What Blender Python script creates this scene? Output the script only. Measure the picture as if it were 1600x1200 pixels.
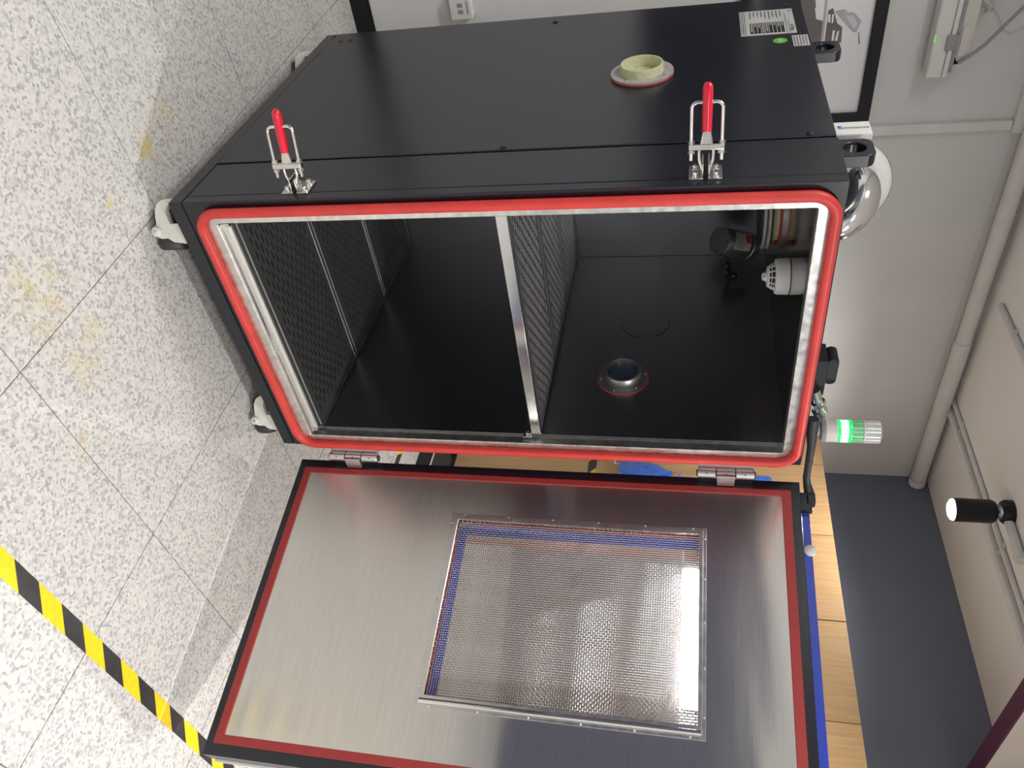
import bpy, bmesh, math, random
from mathutils import Vector, Matrix
random.seed(7)
for o in list(bpy.data.objects): bpy.data.objects.remove(o)
scene = bpy.context.scene
COL = scene.collection

# ------------------------------------------------------------------ camera
CAM = Vector((-0.83502, -1.50587, 1.36299))
YAW, PITCH, ROLL, FPX = 0.754473, -0.220529, -0.022257, 1214.88
def camera():
    ca, sa, cb, sb = math.cos(YAW), math.sin(YAW), math.cos(PITCH), math.sin(PITCH)
    cc, sc = math.cos(ROLL), math.sin(ROLL)
    f = Vector((sa*cb, ca*cb, sb)); r = Vector((ca, -sa, 0)); d = f.cross(r)
    r2 = r*cc + d*sc; d2 = -r*sc + d*cc
    # the photograph lies on its side: the image's right is the room's up
    X, Y, Z = -d2, -r2, -f
    cd = bpy.data.cameras.new('camera'); co = bpy.data.objects.new('camera', cd); COL.objects.link(co)
    co.matrix_world = Matrix(((X.x, Y.x, Z.x, CAM.x), (X.y, Y.y, Z.y, CAM.y), (X.z, Y.z, Z.z, CAM.z), (0, 0, 0, 1)))
    cd.sensor_fit = 'HORIZONTAL'; cd.sensor_width = 36.0; cd.lens = FPX*36/1600
    cd.clip_start = 0.02; cd.clip_end = 60
    scene.camera = co
camera()

# ------------------------------------------------------------------ world, exposure, big lights
W = bpy.data.worlds.new('world'); scene.world = W; W.use_nodes = True
W.node_tree.nodes['Background'].inputs[0].default_value = (0.62, 0.66, 0.72, 1)
W.node_tree.nodes['Background'].inputs[1].default_value = 0.25
scene.view_settings.view_transform = 'Standard'
scene.view_settings.look = 'None'
scene.view_settings.gamma = 1.0
scene.view_settings.use_curve_mapping = False
scene.view_settings.exposure = 0.18

def area_light(name, loc, sx, sy, power, col, rot=(0, 0, 0)):
    l = bpy.data.lights.new(name, 'AREA'); l.shape = 'RECTANGLE'; l.size = sx; l.size_y = sy
    l.energy = power; l.color = col
    o = bpy.data.objects.new(name, l); COL.objects.link(o); o.location = loc; o.rotation_euler = rot
    return o
FILL_PANELS = [(-1.65, 0.25, 33), (-1.3, -2.7, 30), (1.2, -2.9, 32)]     # unseen ceiling panels for soft fill in the rest of the room
for x, y, pw in FILL_PANELS:
    area_light('fill_light', (x, y, 2.655), 1.16, 0.28, pw, (1.0, 0.985, 0.965))
WARM = (1.0, 0.985, 0.965)
SPOTS = [(2.005, 0.80, 38, 0.03, 160), (0.98, -1.72, 150, 0.03, 160), (2.005, -0.95, 80, 0.03, 165)]   # ceiling spotlights: x, y, power, radius, cone
for x, y, pw, rad, cone in SPOTS:
    l = bpy.data.lights.new('spot_light', 'SPOT'); l.energy = pw; l.shadow_soft_size = rad
    l.spot_size = math.radians(cone); l.spot_blend = 0.6; l.color = WARM
    o = bpy.data.objects.new('spot_light', l); COL.objects.link(o); o.location = (x, y, 2.452)

# ------------------------------------------------------------------ materials
def new_mat(name):
    m = bpy.data.materials.new(name); m.use_nodes = True
    nt = m.node_tree; b = nt.nodes['Principled BSDF']
    return m, nt, b
def setin(b, key, v):
    if key in b.inputs: b.inputs[key].default_value = v
def L(nt, a, b): nt.links.new(a, b)
def mat(name, col, rough=0.5, metal=0.0, spec=0.5, var=0.06, scale=30, bump=0.0, bscale=200, stretch=None, rvar=0.0, emit=None, estr=0, coat=0.0):
    m, nt, b = new_mat(name)
    setin(b, 'Roughness', rough); setin(b, 'Metallic', metal); setin(b, 'Specular IOR Level', spec); setin(b, 'Coat Weight', coat)
    tc = nt.nodes.new('ShaderNodeNewGeometry'); mp = nt.nodes.new('ShaderNodeMapping')
    L(nt, tc.outputs['Position'], mp.inputs['Vector'])
    if stretch: mp.inputs['Scale'].default_value = stretch
    n = nt.nodes.new('ShaderNodeTexNoise'); n.inputs['Scale'].default_value = scale; n.inputs['Detail'].default_value = 4
    L(nt, mp.outputs[0], n.inputs['Vector'])
    cr = nt.nodes.new('ShaderNodeValToRGB')
    e = cr.color_ramp.elements
    e[0].position = 0.3; e[1].position = 0.7
    e[0].color = tuple(max(0, c*(1-var)) for c in col[:3])+(1,)
    e[1].color = tuple(min(1, c*(1+var)) for c in col[:3])+(1,)
    L(nt, n.outputs['Fac'], cr.inputs['Fac']); L(nt, cr.outputs['Color'], b.inputs['Base Color'])
    if rvar:
        mr = nt.nodes.new('ShaderNodeMapRange')
        mr.inputs['To Min'].default_value = max(0.02, rough-rvar); mr.inputs['To Max'].default_value = rough+rvar
        L(nt, n.outputs['Fac'], mr.inputs['Value']); L(nt, mr.outputs[0], b.inputs['Roughness'])
    if bump:
        n2 = nt.nodes.new('ShaderNodeTexNoise'); n2.inputs['Scale'].default_value = bscale; n2.inputs['Detail'].default_value = 3
        L(nt, mp.outputs[0], n2.inputs['Vector'])
        bp = nt.nodes.new('ShaderNodeBump'); bp.inputs['Strength'].default_value = bump; bp.inputs['Distance'].default_value = 0.002
        L(nt, n2.outputs['Fac'], bp.inputs['Height']); L(nt, bp.outputs['Normal'], b.inputs['Normal'])
    if emit:
        setin(b, 'Emission Color', tuple(emit)+(1,)); setin(b, 'Emission Strength', estr)
    return m

M = {}
M['black_paint'] = mat('black_paint', (0.0065, 0.0080, 0.0145), 0.27, spec=0.55, var=0.05, bump=0.03, bscale=700)
M['black_satin'] = mat('black_satin', (0.008, 0.009, 0.012), 0.45, spec=0.35, bump=0.05)
M['black_rubber'] = mat('black_rubber', (0.018, 0.018, 0.019), 0.6)
M['wheel'] = mat('wheel_rubber', (0.035, 0.036, 0.036), 0.55, var=0.2)
M['caster_white'] = mat('caster_cream', (0.72, 0.71, 0.64), 0.4)
M['red_silicone'] = mat('red_silicone', (0.56, 0.040, 0.034), 0.45, var=0.10, scale=18)
M['red_strip'] = mat('red_strip', (0.31, 0.030, 0.028), 0.6, var=0.06)
M['red_grip'] = mat('red_grip', (0.62, 0.006, 0.030), 0.22, var=0.05, coat=0.4)
M['steel'] = mat('polished_steel', (0.66, 0.65, 0.62), 0.24, 1.0, var=0.10, scale=40, rvar=0.08)
M['lip_steel'] = mat('scuffed_steel', (0.70, 0.69, 0.65), 0.34, 1.0, var=0.16, scale=55, rvar=0.12)
M['chrome'] = mat('chrome', (0.78, 0.77, 0.75), 0.10, 1.0, var=0.03)
M['liner'] = mat('liner_steel', (0.29, 0.295, 0.31), 0.30, 1.0, var=0.03, scale=3, rvar=0.03)
M['liner_top'] = mat('liner_ceiling_steel', (0.32, 0.32, 0.325), 0.12, 1.0, var=0.06, scale=6)
M['plate'] = mat('plate_steel', (0.37, 0.37, 0.37), 0.46, 1.0, var=0.08, scale=20)
M['rim_steel'] = mat('edge_highlight_steel', (0.85, 0.84, 0.80), 0.55, 1.0, var=0.04)  # lighter than the plates: light caught along edges is in the colour
M['hinge'] = mat('satin_aluminium', (0.62, 0.62, 0.63), 0.3, 1.0, var=0.04)
M['fiberglass'] = mat('fiberglass_tube', (0.50, 0.51, 0.32), 0.45, var=0.10, scale=80)
M['grey_flange'] = mat('grey_flange', (0.42, 0.39, 0.37), 0.5, 0.3, var=0.15, scale=60)
M['white_plastic'] = mat('white_plastic', (0.74, 0.73, 0.71), 0.4, var=0.03)
M['cream_plastic'] = mat('cream_plastic', (0.66, 0.64, 0.57), 0.45, var=0.03)
M['grey_plastic'] = mat('grey_plastic', (0.30, 0.31, 0.34), 0.45)
M['wall'] = mat('pale_wall_paint', (0.685, 0.685, 0.68), 0.75, var=0.035, scale=3, bump=0.12, bscale=120)
M['ceiling'] = mat('ceiling_paint', (0.90, 0.89, 0.865), 0.8, var=0.03, scale=2, bump=0.10, bscale=90)
M['dark_wall'] = mat('slate_wall_paint', (0.150, 0.180, 0.245), 0.65, var=0.04, scale=4, bump=0.1, bscale=150)
M['left_wall'] = mat('violet_grey_wall_paint', (0.105, 0.11, 0.165), 0.65, var=0.04, scale=4, bump=0.1, bscale=150)
M['grout'] = mat('floor_joint', (0.20, 0.18, 0.165), 0.8)
M['pipe'] = mat('painted_pipe', (0.72, 0.715, 0.69), 0.5, var=0.05, scale=12)
M['purple'] = mat('dark_purple_edge', (0.085, 0.016, 0.050), 0.5)
M['cream_paint'] = mat('cream_paint', (0.78, 0.68, 0.58), 0.7, var=0.03, scale=4)
M['blue_board'] = mat('blue_board', (0.020, 0.052, 0.42), 0.4, var=0.06)
M['blue_bag'] = mat('blue_plastic_bag', (0.05, 0.16, 0.62), 0.3, var=0.25, scale=40, bump=0.4, bscale=60)
M['paper'] = mat('white_paper', (0.80, 0.80, 0.82), 0.35, var=0.015, scale=3)
M['print_dark'] = mat('print_dark_grey', (0.135, 0.122, 0.118), 0.4)
M['print_mid'] = mat('print_mid_grey', (0.47, 0.44, 0.44), 0.4)
M['print_light'] = mat('print_lilac', (0.60, 0.60, 0.70), 0.4)
M['label_silver'] = mat('label_silver', (0.56, 0.56, 0.54), 0.4, 0.2, var=0.04)
M['ink'] = mat('black_ink', (0.015, 0.015, 0.018), 0.5)
M['ink_grey'] = mat('grey_ink', (0.14, 0.14, 0.145), 0.5)
M['ink_blue'] = mat('blue_ink', (0.03, 0.12, 0.50), 0.5)
M['sticker_green'] = mat('green_sticker', (0.10, 0.42, 0.05), 0.4)
M['sticker_pale'] = mat('pale_green_mark', (0.45, 0.72, 0.36), 0.4)
M['sticker_red'] = mat('red_mark', (0.55, 0.03, 0.05), 0.4)
M['yellow_tape'] = mat('yellow_tape', (0.86, 0.60, 0.012), 0.45, var=0.08, scale=60)
M['black_tape'] = mat('black_tape', (0.030, 0.028, 0.030), 0.5, var=0.25, scale=25)
M['camera_grey'] = mat('grey_metal_housing', (0.28, 0.275, 0.265), 0.38, 0.85, var=0.08)
M['diffuser'] = mat('lit_diffuser', (0.9, 0.9, 0.9), 0.5, emit=(1, 0.97, 0.93), estr=6)
M['lamp_lens'] = mat('lit_spot_lens', (1, 1, 1), 0.3, emit=(1, 0.985, 0.97), estr=40)
M['batten'] = mat('lit_batten', (1, 1, 1), 0.3, emit=(0.93, 0.97, 1.0), estr=34)
M['green_lit'] = mat('lit_green_lens', (0.10, 0.8, 0.25), 0.2, emit=(0.30, 1.0, 0.55), estr=2.4)
M['green_core'] = mat('lit_green_edge', (0.02, 0.7, 0.12), 0.25, emit=(0.0, 0.9, 0.10), estr=0.9)
M['led_green'] = mat('small_green_led', (0.2, 0.6, 0.1), 0.3, emit=(0.25, 0.7, 0.08), estr=0.5)

def mat_glassy(name, col, alpha, rough=0.08, refl=0.25):
    m, nt, b = new_mat(name)
    nt.nodes.remove(b)
    out = nt.nodes['Material Output']
    tr = nt.nodes.new('ShaderNodeBsdfTransparent'); tr.inputs[0].default_value = col+(1,)
    gl = nt.nodes.new('ShaderNodeBsdfGlossy'); gl.inputs['Roughness'].default_value = rough
    df = nt.nodes.new('ShaderNodeBsdfDiffuse'); df.inputs[0].default_value = col+(1,)
    mx = nt.nodes.new('ShaderNodeMixShader'); mx.inputs[0].default_value = alpha
    L(nt, tr.outputs[0], mx.inputs[1]); L(nt, df.outputs[0], mx.inputs[2])
    m2 = nt.nodes.new('ShaderNodeMixShader'); m2.inputs[0].default_value = refl
    L(nt, mx.outputs[0], m2.inputs[1]); L(nt, gl.outputs[0], m2.inputs[2])
    L(nt, m2.outputs[0], out.inputs['Surface'])
    return m
M['clear_lens'] = mat_glassy('clear_ribbed_lens', (0.80, 0.82, 0.81), 0.55, 0.15, 0.15)
M['green_lens'] = mat_glassy('unlit_green_lens', (0.30, 0.72, 0.42), 0.6, 0.15, 0.12)
M['window_glass'] = mat_glassy('coated_door_glass', (0.74, 0.73, 0.70), 0.22, 0.05, 0.42)
M['port_glass'] = mat_glassy('dark_port_glass', (0.05, 0.08, 0.16), 0.7, 0.05, 0.15)

def mat_door_steel():
    m, nt, b = new_mat('brushed_door_steel')
    setin(b, 'Metallic', 1.0); setin(b, 'Anisotropic', 0.96)
    tg = nt.nodes.new('ShaderNodeCombineXYZ'); tg.inputs[0].default_value = .2013; tg.inputs[1].default_value = -.9795; L(nt, tg.outputs[0], b.inputs['Tangent'])
    g = nt.nodes.new('ShaderNodeNewGeometry')
    mp = nt.nodes.new('ShaderNodeMapping'); mp.inputs['Scale'].default_value = (1, 1, 60); L(nt, g.outputs['Position'], mp.inputs[0])
    n = nt.nodes.new('ShaderNodeTexNoise'); n.inputs['Scale'].default_value = 10; n.inputs['Detail'].default_value = 6
    L(nt, mp.outputs[0], n.inputs['Vector'])
    cr = nt.nodes.new('ShaderNodeValToRGB'); e = cr.color_ramp.elements
    e[0].color = (0.60, 0.585, 0.55, 1); e[1].color = (0.70, 0.685, 0.65, 1); e[0].position = .3; e[1].position = .7
    L(nt, n.outputs['Fac'], cr.inputs[0]); L(nt, cr.outputs[0], b.inputs['Base Color'])
    mr = nt.nodes.new('ShaderNodeMapRange'); mr.inputs['To Min'].default_value = 0.16; mr.inputs['To Max'].default_value = 0.21
    L(nt, n.outputs['Fac'], mr.inputs['Value']); L(nt, mr.outputs[0], b.inputs['Roughness'])
    # the thin sheet is not quite flat: long shallow waves
    mp2 = nt.nodes.new('ShaderNodeMapping'); mp2.inputs['Scale'].default_value = (0.8, 0.8, 3.0); L(nt, g.outputs['Position'], mp2.inputs[0])
    n2 = nt.nodes.new('ShaderNodeTexNoise'); n2.inputs['Scale'].default_value = 2.2; n2.inputs['Detail'].default_value = 1
    L(nt, mp2.outputs[0], n2.inputs['Vector'])
    bp = nt.nodes.new('ShaderNodeBump'); bp.inputs['Strength'].default_value = 1.0; bp.inputs['Distance'].default_value = 0.0022
    L(nt, n2.outputs['Fac'], bp.inputs['Height']); L(nt, bp.outputs[0], b.inputs['Normal'])
    return m
M['door_steel'] = mat_door_steel()

def mat_wood():
    m, nt, b = new_mat('beech_laminate'); setin(b, 'Roughness', 0.45)
    g = nt.nodes.new('ShaderNodeNewGeometry'); oi = nt.nodes.new('ShaderNodeObjectInfo')
    mp = nt.nodes.new('ShaderNodeMapping'); mp.inputs['Scale'].default_value = (40, 40, 1.6); L(nt, g.outputs['Position'], mp.inputs[0])
    n = nt.nodes.new('ShaderNodeTexNoise'); n.inputs['Scale'].default_value = 3; n.inputs['Detail'].default_value = 5
    L(nt, mp.outputs[0], n.inputs['Vector'])
    cr = nt.nodes.new('ShaderNodeValToRGB'); e = cr.color_ramp.elements
    e[0].position = .28; e[1].position = .72; e[0].color = (0.43, 0.255, 0.115, 1); e[1].color = (0.54, 0.345, 0.165, 1)
    L(nt, n.outputs['Fac'], cr.inputs[0])
    hs = nt.nodes.new('ShaderNodeHueSaturation')
    mr = nt.nodes.new('ShaderNodeMapRange'); mr.inputs['To Min'].default_value = 0.9; mr.inputs['To Max'].default_value = 1.08
    L(nt, oi.outputs['Random'], mr.inputs['Value']); L(nt, mr.outputs[0], hs.inputs['Value'])
    L(nt, cr.outputs[0], hs.inputs['Color']); L(nt, hs.outputs[0], b.inputs['Base Color'])
    return m
M['wood'] = mat_wood()

def mat_floor():
    m, nt, b = new_mat('chip_vinyl_tile'); setin(b, 'Roughness', 0.42); setin(b, 'Specular IOR Level', 0.35)
    g = nt.nodes.new('ShaderNodeNewGeometry')
    nw = nt.nodes.new('ShaderNodeTexNoise'); nw.inputs['Scale'].default_value = 60
    L(nt, g.outputs['Position'], nw.inputs['Vector'])
    add = nt.nodes.new('ShaderNodeVectorMath'); add.operation = 'MULTIPLY_ADD'
    add.inputs[1].default_value = (0.0022, 0.0022, 0); L(nt, nw.outputs['Color'], add.inputs[0]); L(nt, g.outputs['Position'], add.inputs[2])
    v = nt.nodes.new('ShaderNodeTexVoronoi'); v.voronoi_dimensions = '2D'; v.inputs['Scale'].default_value = 160
    L(nt, add.outputs[0], v.inputs['Vector'])
    sp = nt.nodes.new('ShaderNodeSeparateColor'); L(nt, v.outputs['Color'], sp.inputs[0])
    cr = nt.nodes.new('ShaderNodeValToRGB'); cr.color_ramp.interpolation = 'CONSTANT'
    stops = [(0, (0.585, 0.565, 0.53)), (.25, (0.625, 0.605, 0.575)), (.48, (0.555, 0.535, 0.505)), (.63, (0.455, 0.443, 0.435)),
             (.75, (0.39, 0.384, 0.386)), (.86, (0.51, 0.49, 0.47)), (.95, (0.34, 0.334, 0.338))]
    while len(cr.color_ramp.elements) < len(stops): cr.color_ramp.elements.new(0.5)
    for e, (p, c) in zip(cr.color_ramp.elements, stops): e.position = p; e.color = c+(1,)
    L(nt, sp.outputs[0], cr.inputs[0])
    # yellow glue stains with shapes of their own
    prev = cr.outputs[0]
    nz = nt.nodes.new('ShaderNodeTexNoise'); nz.inputs['Scale'].default_value = 22; nz.inputs['Detail'].default_value = 5
    L(nt, g.outputs['Position'], nz.inputs['Vector'])
    for (x, y, r, s) in [(0.01, -0.37, .12, .50), (0.19, -0.33, .11, .45), (-0.03, -0.05, .022, 1.2), (-0.075, 0.165, .06, .9), (0.34, -0.49, .07, .30), (0.26, -0.375, .018, .9), (-0.1, 0.26, .1, .35)]:
        sub = nt.nodes.new('ShaderNodeVectorMath'); sub.operation = 'SUBTRACT'; sub.inputs[1].default_value = (x, y, 0)
        L(nt, g.outputs['Position'], sub.inputs[0])
        ln = nt.nodes.new('ShaderNodeVectorMath'); ln.operation = 'LENGTH'; L(nt, sub.outputs[0], ln.inputs[0])
        mr = nt.nodes.new('ShaderNodeMapRange'); mr.inputs['From Min'].default_value = r; mr.inputs['From Max'].default_value = 0.1*r
        mr.inputs['To Min'].default_value = 0; mr.inputs['To Max'].default_value = s
        L(nt, ln.outputs['Value'], mr.inputs['Value'])
        mm = nt.nodes.new('ShaderNodeMath'); mm.operation = 'MULTIPLY'; L(nt, mr.outputs[0], mm.inputs[0])
        st = nt.nodes.new('ShaderNodeMapRange'); st.inputs['From Min'].default_value = .42; st.inputs['From Max'].default_value = .62
        L(nt, nz.outputs['Fac'], st.inputs['Value']); L(nt, st.outputs[0], mm.inputs[1])
        mx = nt.nodes.new('ShaderNodeMix'); mx.data_type = 'RGBA'; mx.blend_type = 'MIX'; mx.clamp_factor = True
        L(nt, mm.outputs[0], mx.inputs['Factor']); L(nt, prev, mx.inputs[6]); mx.inputs[7].default_value = (0.60, 0.47, 0.14, 1)
        prev = mx.outputs[2]
    L(nt, prev, b.inputs['Base Color'])
    bp = nt.nodes.new('ShaderNodeBump'); bp.inputs['Strength'].default_value = .08; bp.inputs['Distance'].default_value = .001
    L(nt, v.outputs['Distance'], bp.inputs['Height']); L(nt, bp.outputs[0], b.inputs['Normal'])
    return m
M['floor'] = mat_floor()

# ------------------------------------------------------------------ mesh helpers
def rot_to(axis):
    a = Vector(axis).normalized()
    return Vector((0, 0, 1)).rotation_difference(a).to_matrix()
class MB:
    """collects shapes; build() links them as ONE mesh object"""
    def __init__(self, T=None): self.v = []; self.f = []; self.mi = []; self.T = T
    def _add(self, vs, fs, mi=0):
        o = len(self.v)
        self.v += [Vector(self.T(*p)) if self.T else Vector(p) for p in vs]
        self.f += [[i+o for i in q] for q in fs]; self.mi += [mi]*len(fs)
        return self
    def box(self, x0, x1, y0, y1, z0, z1, mi=0):
        vs = [(x, y, z) for z in (z0, z1) for y in (y0, y1) for x in (x0, x1)]
        return self._add(vs, [(0, 2, 3, 1), (4, 5, 7, 6), (0, 1, 5, 4), (1, 3, 7, 5), (3, 2, 6, 7), (2, 0, 4, 6)], mi)
    def obox(self, c, half, mat3, mi=0):
        c = Vector(c); vs = []
        for sz in (-1, 1):
            for sy in (-1, 1):
                for sx in (-1, 1): vs.append(tuple(c + mat3 @ Vector((sx*half[0], sy*half[1], sz*half[2]))))
        return self._add(vs, [(0, 2, 3, 1), (4, 5, 7, 6), (0, 1, 5, 4), (1, 3, 7, 5), (3, 2, 6, 7), (2, 0, 4, 6)], mi)
    def lathe(self, prof, org, axis, seg=32, mi=0, close=True):
        """prof: (radius, height) along axis"""
        R = rot_to(axis); org = Vector(org); vs = []; fs = []
        for r, h in prof:
            for k in range(seg):
                a = 2*math.pi*k/seg
                vs.append(tuple(org + R @ Vector((r*math.cos(a), r*math.sin(a), h))))
        n = len(prof)
        for i in range(n-1):
            for k in range(seg):
                k2 = (k+1) % seg
                fs.append((i*seg+k, i*seg+k2, (i+1)*seg+k2, (i+1)*seg+k))
        if close:
            fs.append(tuple(reversed(range(seg)))); fs.append(tuple((n-1)*seg+k for k in range(seg)))
        return self._add(vs, fs, mi)
    def cyl(self, p0, p1, r, seg=20, mi=0, r2=None):
        p0 = Vector(p0); p1 = Vector(p1); h = (p1-p0).length
        return self.lathe([(r, 0), (r if r2 is None else r2, h)], p0, p1-p0, seg, mi)
    def ring(self, org, axis, ro, ri, h, seg=40, mi=0):
        R = rot_to(axis); org = Vector(org); vs = []; fs = []
        for r, z in ((ro, 0), (ro, h), (ri, h), (ri, 0)):
            for k in range(seg):
                a = 2*math.pi*k/seg; vs.append(tuple(org + R @ Vector((r*math.cos(a), r*math.sin(a), z))))
        for i in range(4):
            j = (i+1) % 4
            for k in range(seg):
                k2 = (k+1) % seg; fs.append((i*seg+k, i*seg+k2, j*seg+k2, j*seg+k))
        return self._add(vs, fs, mi)
    def tube(self, path, r, seg=8, mi=0, closed=False, radii=None):
        pts = [Vector(p) for p in path]; n = len(pts); vs = []; fs = []
        prev = None
        for i, p in enumerate(pts):
            a = pts[i-1] if (i > 0 or closed) else p
            b = pts[(i+1) % n] if (i < n-1 or closed) else p
            t = (b-a).normalized()
            if prev is None:
                up = Vector((0, 0, 1)) if abs(t.z) < 0.9 else Vector((1, 0, 0))
                nx = t.cross(up).normalized()
            else:
                nx = (prev - t*prev.dot(t)).normalized()
            prev = nx; ny = t.cross(nx)
            rr = radii[i] if radii else r
            for k in range(seg):
                an = 2*math.pi*k/seg; vs.append(tuple(p + nx*(rr*math.cos(an)) + ny*(rr*math.sin(an))))
        m = n if closed else n-1
        for i in range(m):
            j = (i+1) % n
            for k in range(seg):
                k2 = (k+1) % seg; fs.append((i*seg+k, i*seg+k2, j*seg+k2, j*seg+k))
        if not closed:
            fs.append(tuple(reversed(range(seg)))); fs.append(tuple((n-1)*seg+k for k in range(seg)))
        return self._add(vs, fs, mi)
    def prism(self, poly, f, t0, t1, mi=0):
        """poly of 2d points, f(a, b, t) -> 3d"""
        n = len(poly); vs = [f(a, b, t0) for a, b in poly] + [f(a, b, t1) for a, b in poly]
        fs = [tuple(range(n)), tuple(reversed(range(n, 2*n)))]
        for i in range(n): j = (i+1) % n; fs.append((i, j, n+j, n+i))
        return self._add(vs, fs, mi)
    def frame(self, outer, inner, f, t0, t1, mi=0):
        """closed frame between two outlines with the same number of points"""
        n = len(outer); vs = []
        for t in (t0, t1):
            vs += [f(a, b, t) for a, b in outer]; vs += [f(a, b, t) for a, b in inner]
        fs = []
        for i in range(n):
            j = (i+1) % n
            fs += [(i, j, n+j, n+i), (2*n+i, 3*n+i, 3*n+j, 2*n+j), (i, 2*n+i, 2*n+j, j), (n+i, n+j, 3*n+j, 3*n+i)]
        return self._add(vs, fs, mi)
    def build(self, name, mats, parent=None, smooth=40, bevel=0, bseg=2, recalc=True, kind=None):
        base = Vector((0, 0, 0)); p = parent
        org = parent['_org'] if (parent is not None and '_org' in parent) else (0, 0, 0)
        base = Vector(org)
        me = bpy.data.meshes.new(name)
        me.from_pydata([tuple(q-base) for q in self.v], [], self.f)
        if not isinstance(mats, (list, tuple)): mats = [mats]
        for m in mats: me.materials.append(M[m])
        me.polygons.foreach_set('material_index', self.mi)
        if recalc:
            bm = bmesh.new(); bm.from_mesh(me); bmesh.ops.recalc_face_normals(bm, faces=bm.faces); bm.to_mesh(me); bm.free()
        if smooth:
            me.polygons.foreach_set('use_smooth', [True]*len(me.polygons))
            me.set_sharp_from_angle(angle=math.radians(smooth))
        me.update()
        o = bpy.data.objects.new(name, me); COL.objects.link(o)
        if parent is not None:
            o.parent = parent
            o['_org'] = tuple(base)
        if bevel:
            b = o.modifiers.new('bevel', 'BEVEL'); b.width = bevel; b.segments = bseg; b.limit_method = 'ANGLE'; b.angle_limit = math.radians(40)
        if kind: o['kind'] = kind
        return o

def tag(o, label=None, cat=None, group=None, kind=None):
    if label: o['label'] = label
    if cat: o['category'] = cat
    if group: o['group'] = group
    if kind: o['kind'] = kind
    return o
def thing(name, loc, label, cat, group=None):
    o = bpy.data.objects.new(name, None); COL.objects.link(o); o.location = loc; o['_org'] = tuple(loc)
    o.empty_display_size = 0.05
    return tag(o, label, cat, group)
def struct(mb, name, mats, **kw):
    o = mb.build(name, mats, **kw); o['kind'] = 'structure'; return o
def rrect(a0, a1, b0, b1, r, seg=6):
    pts = []
    for ca, cb, st in ((a1-r, b1-r, 0), (a0+r, b1-r, 90), (a0+r, b0+r, 180), (a1-r, b0+r, 270)):
        for k in range(seg+1):
            an = math.radians(st + 90*k/seg); pts.append((ca+r*math.cos(an), cb+r*math.sin(an)))
    return pts
XZ = lambda a, b, t: (a, t, b)      # outline in the front plane
YZ = lambda a, b, t: (t, a, b)      # outline in a side plane
XY = lambda a, b, t: (a, b, t)
def arc(c, u, v, r, a0, a1, n):
    c, u, v = Vector(c), Vector(u), Vector(v)
    return [c + u*(r*math.cos(math.radians(a0+(a1-a0)*i/n))) + v*(r*math.sin(math.radians(a0+(a1-a0)*i/n))) for i in range(n+1)]

# ------------------------------------------------------------------ the room
XL, XR, YF, YB, ZC = -3.05, 2.813, -4.2, 1.68, 2.70
fl = struct(MB().box(XL-.1, XR+.1, YF-.1, YB+.1, -0.06, -0.0032), 'floor', 'grout', smooth=0)
fl['label'] = 'pale grey chip-pattern vinyl tile floor'
fl['_org'] = (0, 0, 0)
TS, TA, TO = 0.6, 0.0458, (0.0996, -0.5095)
def clip_poly(poly):
    for ax, lim, s in ((0, XL, 1), (0, XR, -1), (1, YF, 1), (1, YB, -1)):
        out = []
        for i in range(len(poly)):
            p, q = poly[i-1], poly[i]
            dp, dq = s*(p[ax]-lim), s*(q[ax]-lim)
            if (dp >= 0) != (dq >= 0):
                t = dp/(dp-dq); out.append((p[0]+(q[0]-p[0])*t, p[1]+(q[1]-p[1])*t))
            if dq >= 0: out.append(q)
        poly = out
        if len(poly) < 3: return []
    return poly
ct, st_ = math.cos(TA), math.sin(TA)
GAP = 0.0014
def tile_mesh(poly, name='floor_tile'):
    mb = MB(); mb.prism(poly, XY, -0.003, 0.0)
    return mb
full_mesh = None
for i in range(-6, 6):
    for j in range(-7, 5):
        def tp(a, b):
            u, w = (i+a)*TS, (j+b)*TS
            return (TO[0]+u*ct-w*st_, TO[1]+u*st_+w*ct)
        g = GAP/TS
        poly = [tp(g, g), tp(1-g, g), tp(1-g, 1-g), tp(g, 1-g)]
        c = clip_poly(poly)
        if len(c) < 3: continue
        cx, cy = tp(.5, .5)
        inside = len(c) == 4 and all(abs(c[k][0]-poly[k][0])+abs(c[k][1]-poly[k][1]) < 1e-6 for k in range(4))
        area = abs(sum(c[k-1][0]*c[k][1]-c[k][0]*c[k-1][1] for k in range(len(c))))/2
        if area < 0.0005: continue
        if inside and full_mesh is not None:
            o = bpy.data.objects.new('floor_tile', full_mesh); COL.objects.link(o)
        else:
            mb = MB(); mb.prism([(x-cx, y-cy) for x, y in c], XY, -0.003, 0.0)
            o = mb.build('floor_tile', 'floor', smooth=0)
            if inside: full_mesh = o.data
        o.location = (cx, cy, 0); o.parent = fl

wb = struct(MB().box(XL-.1, XR+.1, YB, YB+.1, 0, ZC), 'wall_back', 'wall', smooth=0); wb['_org'] = (0, 0, 0)
MB().box(0.73, 2.358, YB-.004, YB+.002, 0.09, 2.594).build('wall_panel', 'wall', wb, smooth=0, bevel=.0015)
struct(MB().box(XR, XR+.1, YF-.1, YB, 0, ZC), 'wall_right', 'dark_wall', smooth=0)
wl = struct(MB().box(XL-.1, XL, YF-.1, YB, 0, ZC), 'wall_left', 'left_wall', smooth=0); wl['_org'] = (0, 0, 0)
MB().box(XL, XL+.004, YF, YB, 1.98, ZC).build('painted_band', 'wall', wl, smooth=0)
struct(MB().box(XL, XR, YF-.1, YF, 0, ZC), 'wall_front', 'wall', smooth=0)
struct(MB().box(XL-.1, XR+.1, YF-.1, YB+.1, ZC, ZC+.1), 'ceiling', 'ceiling', smooth=0)
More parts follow.
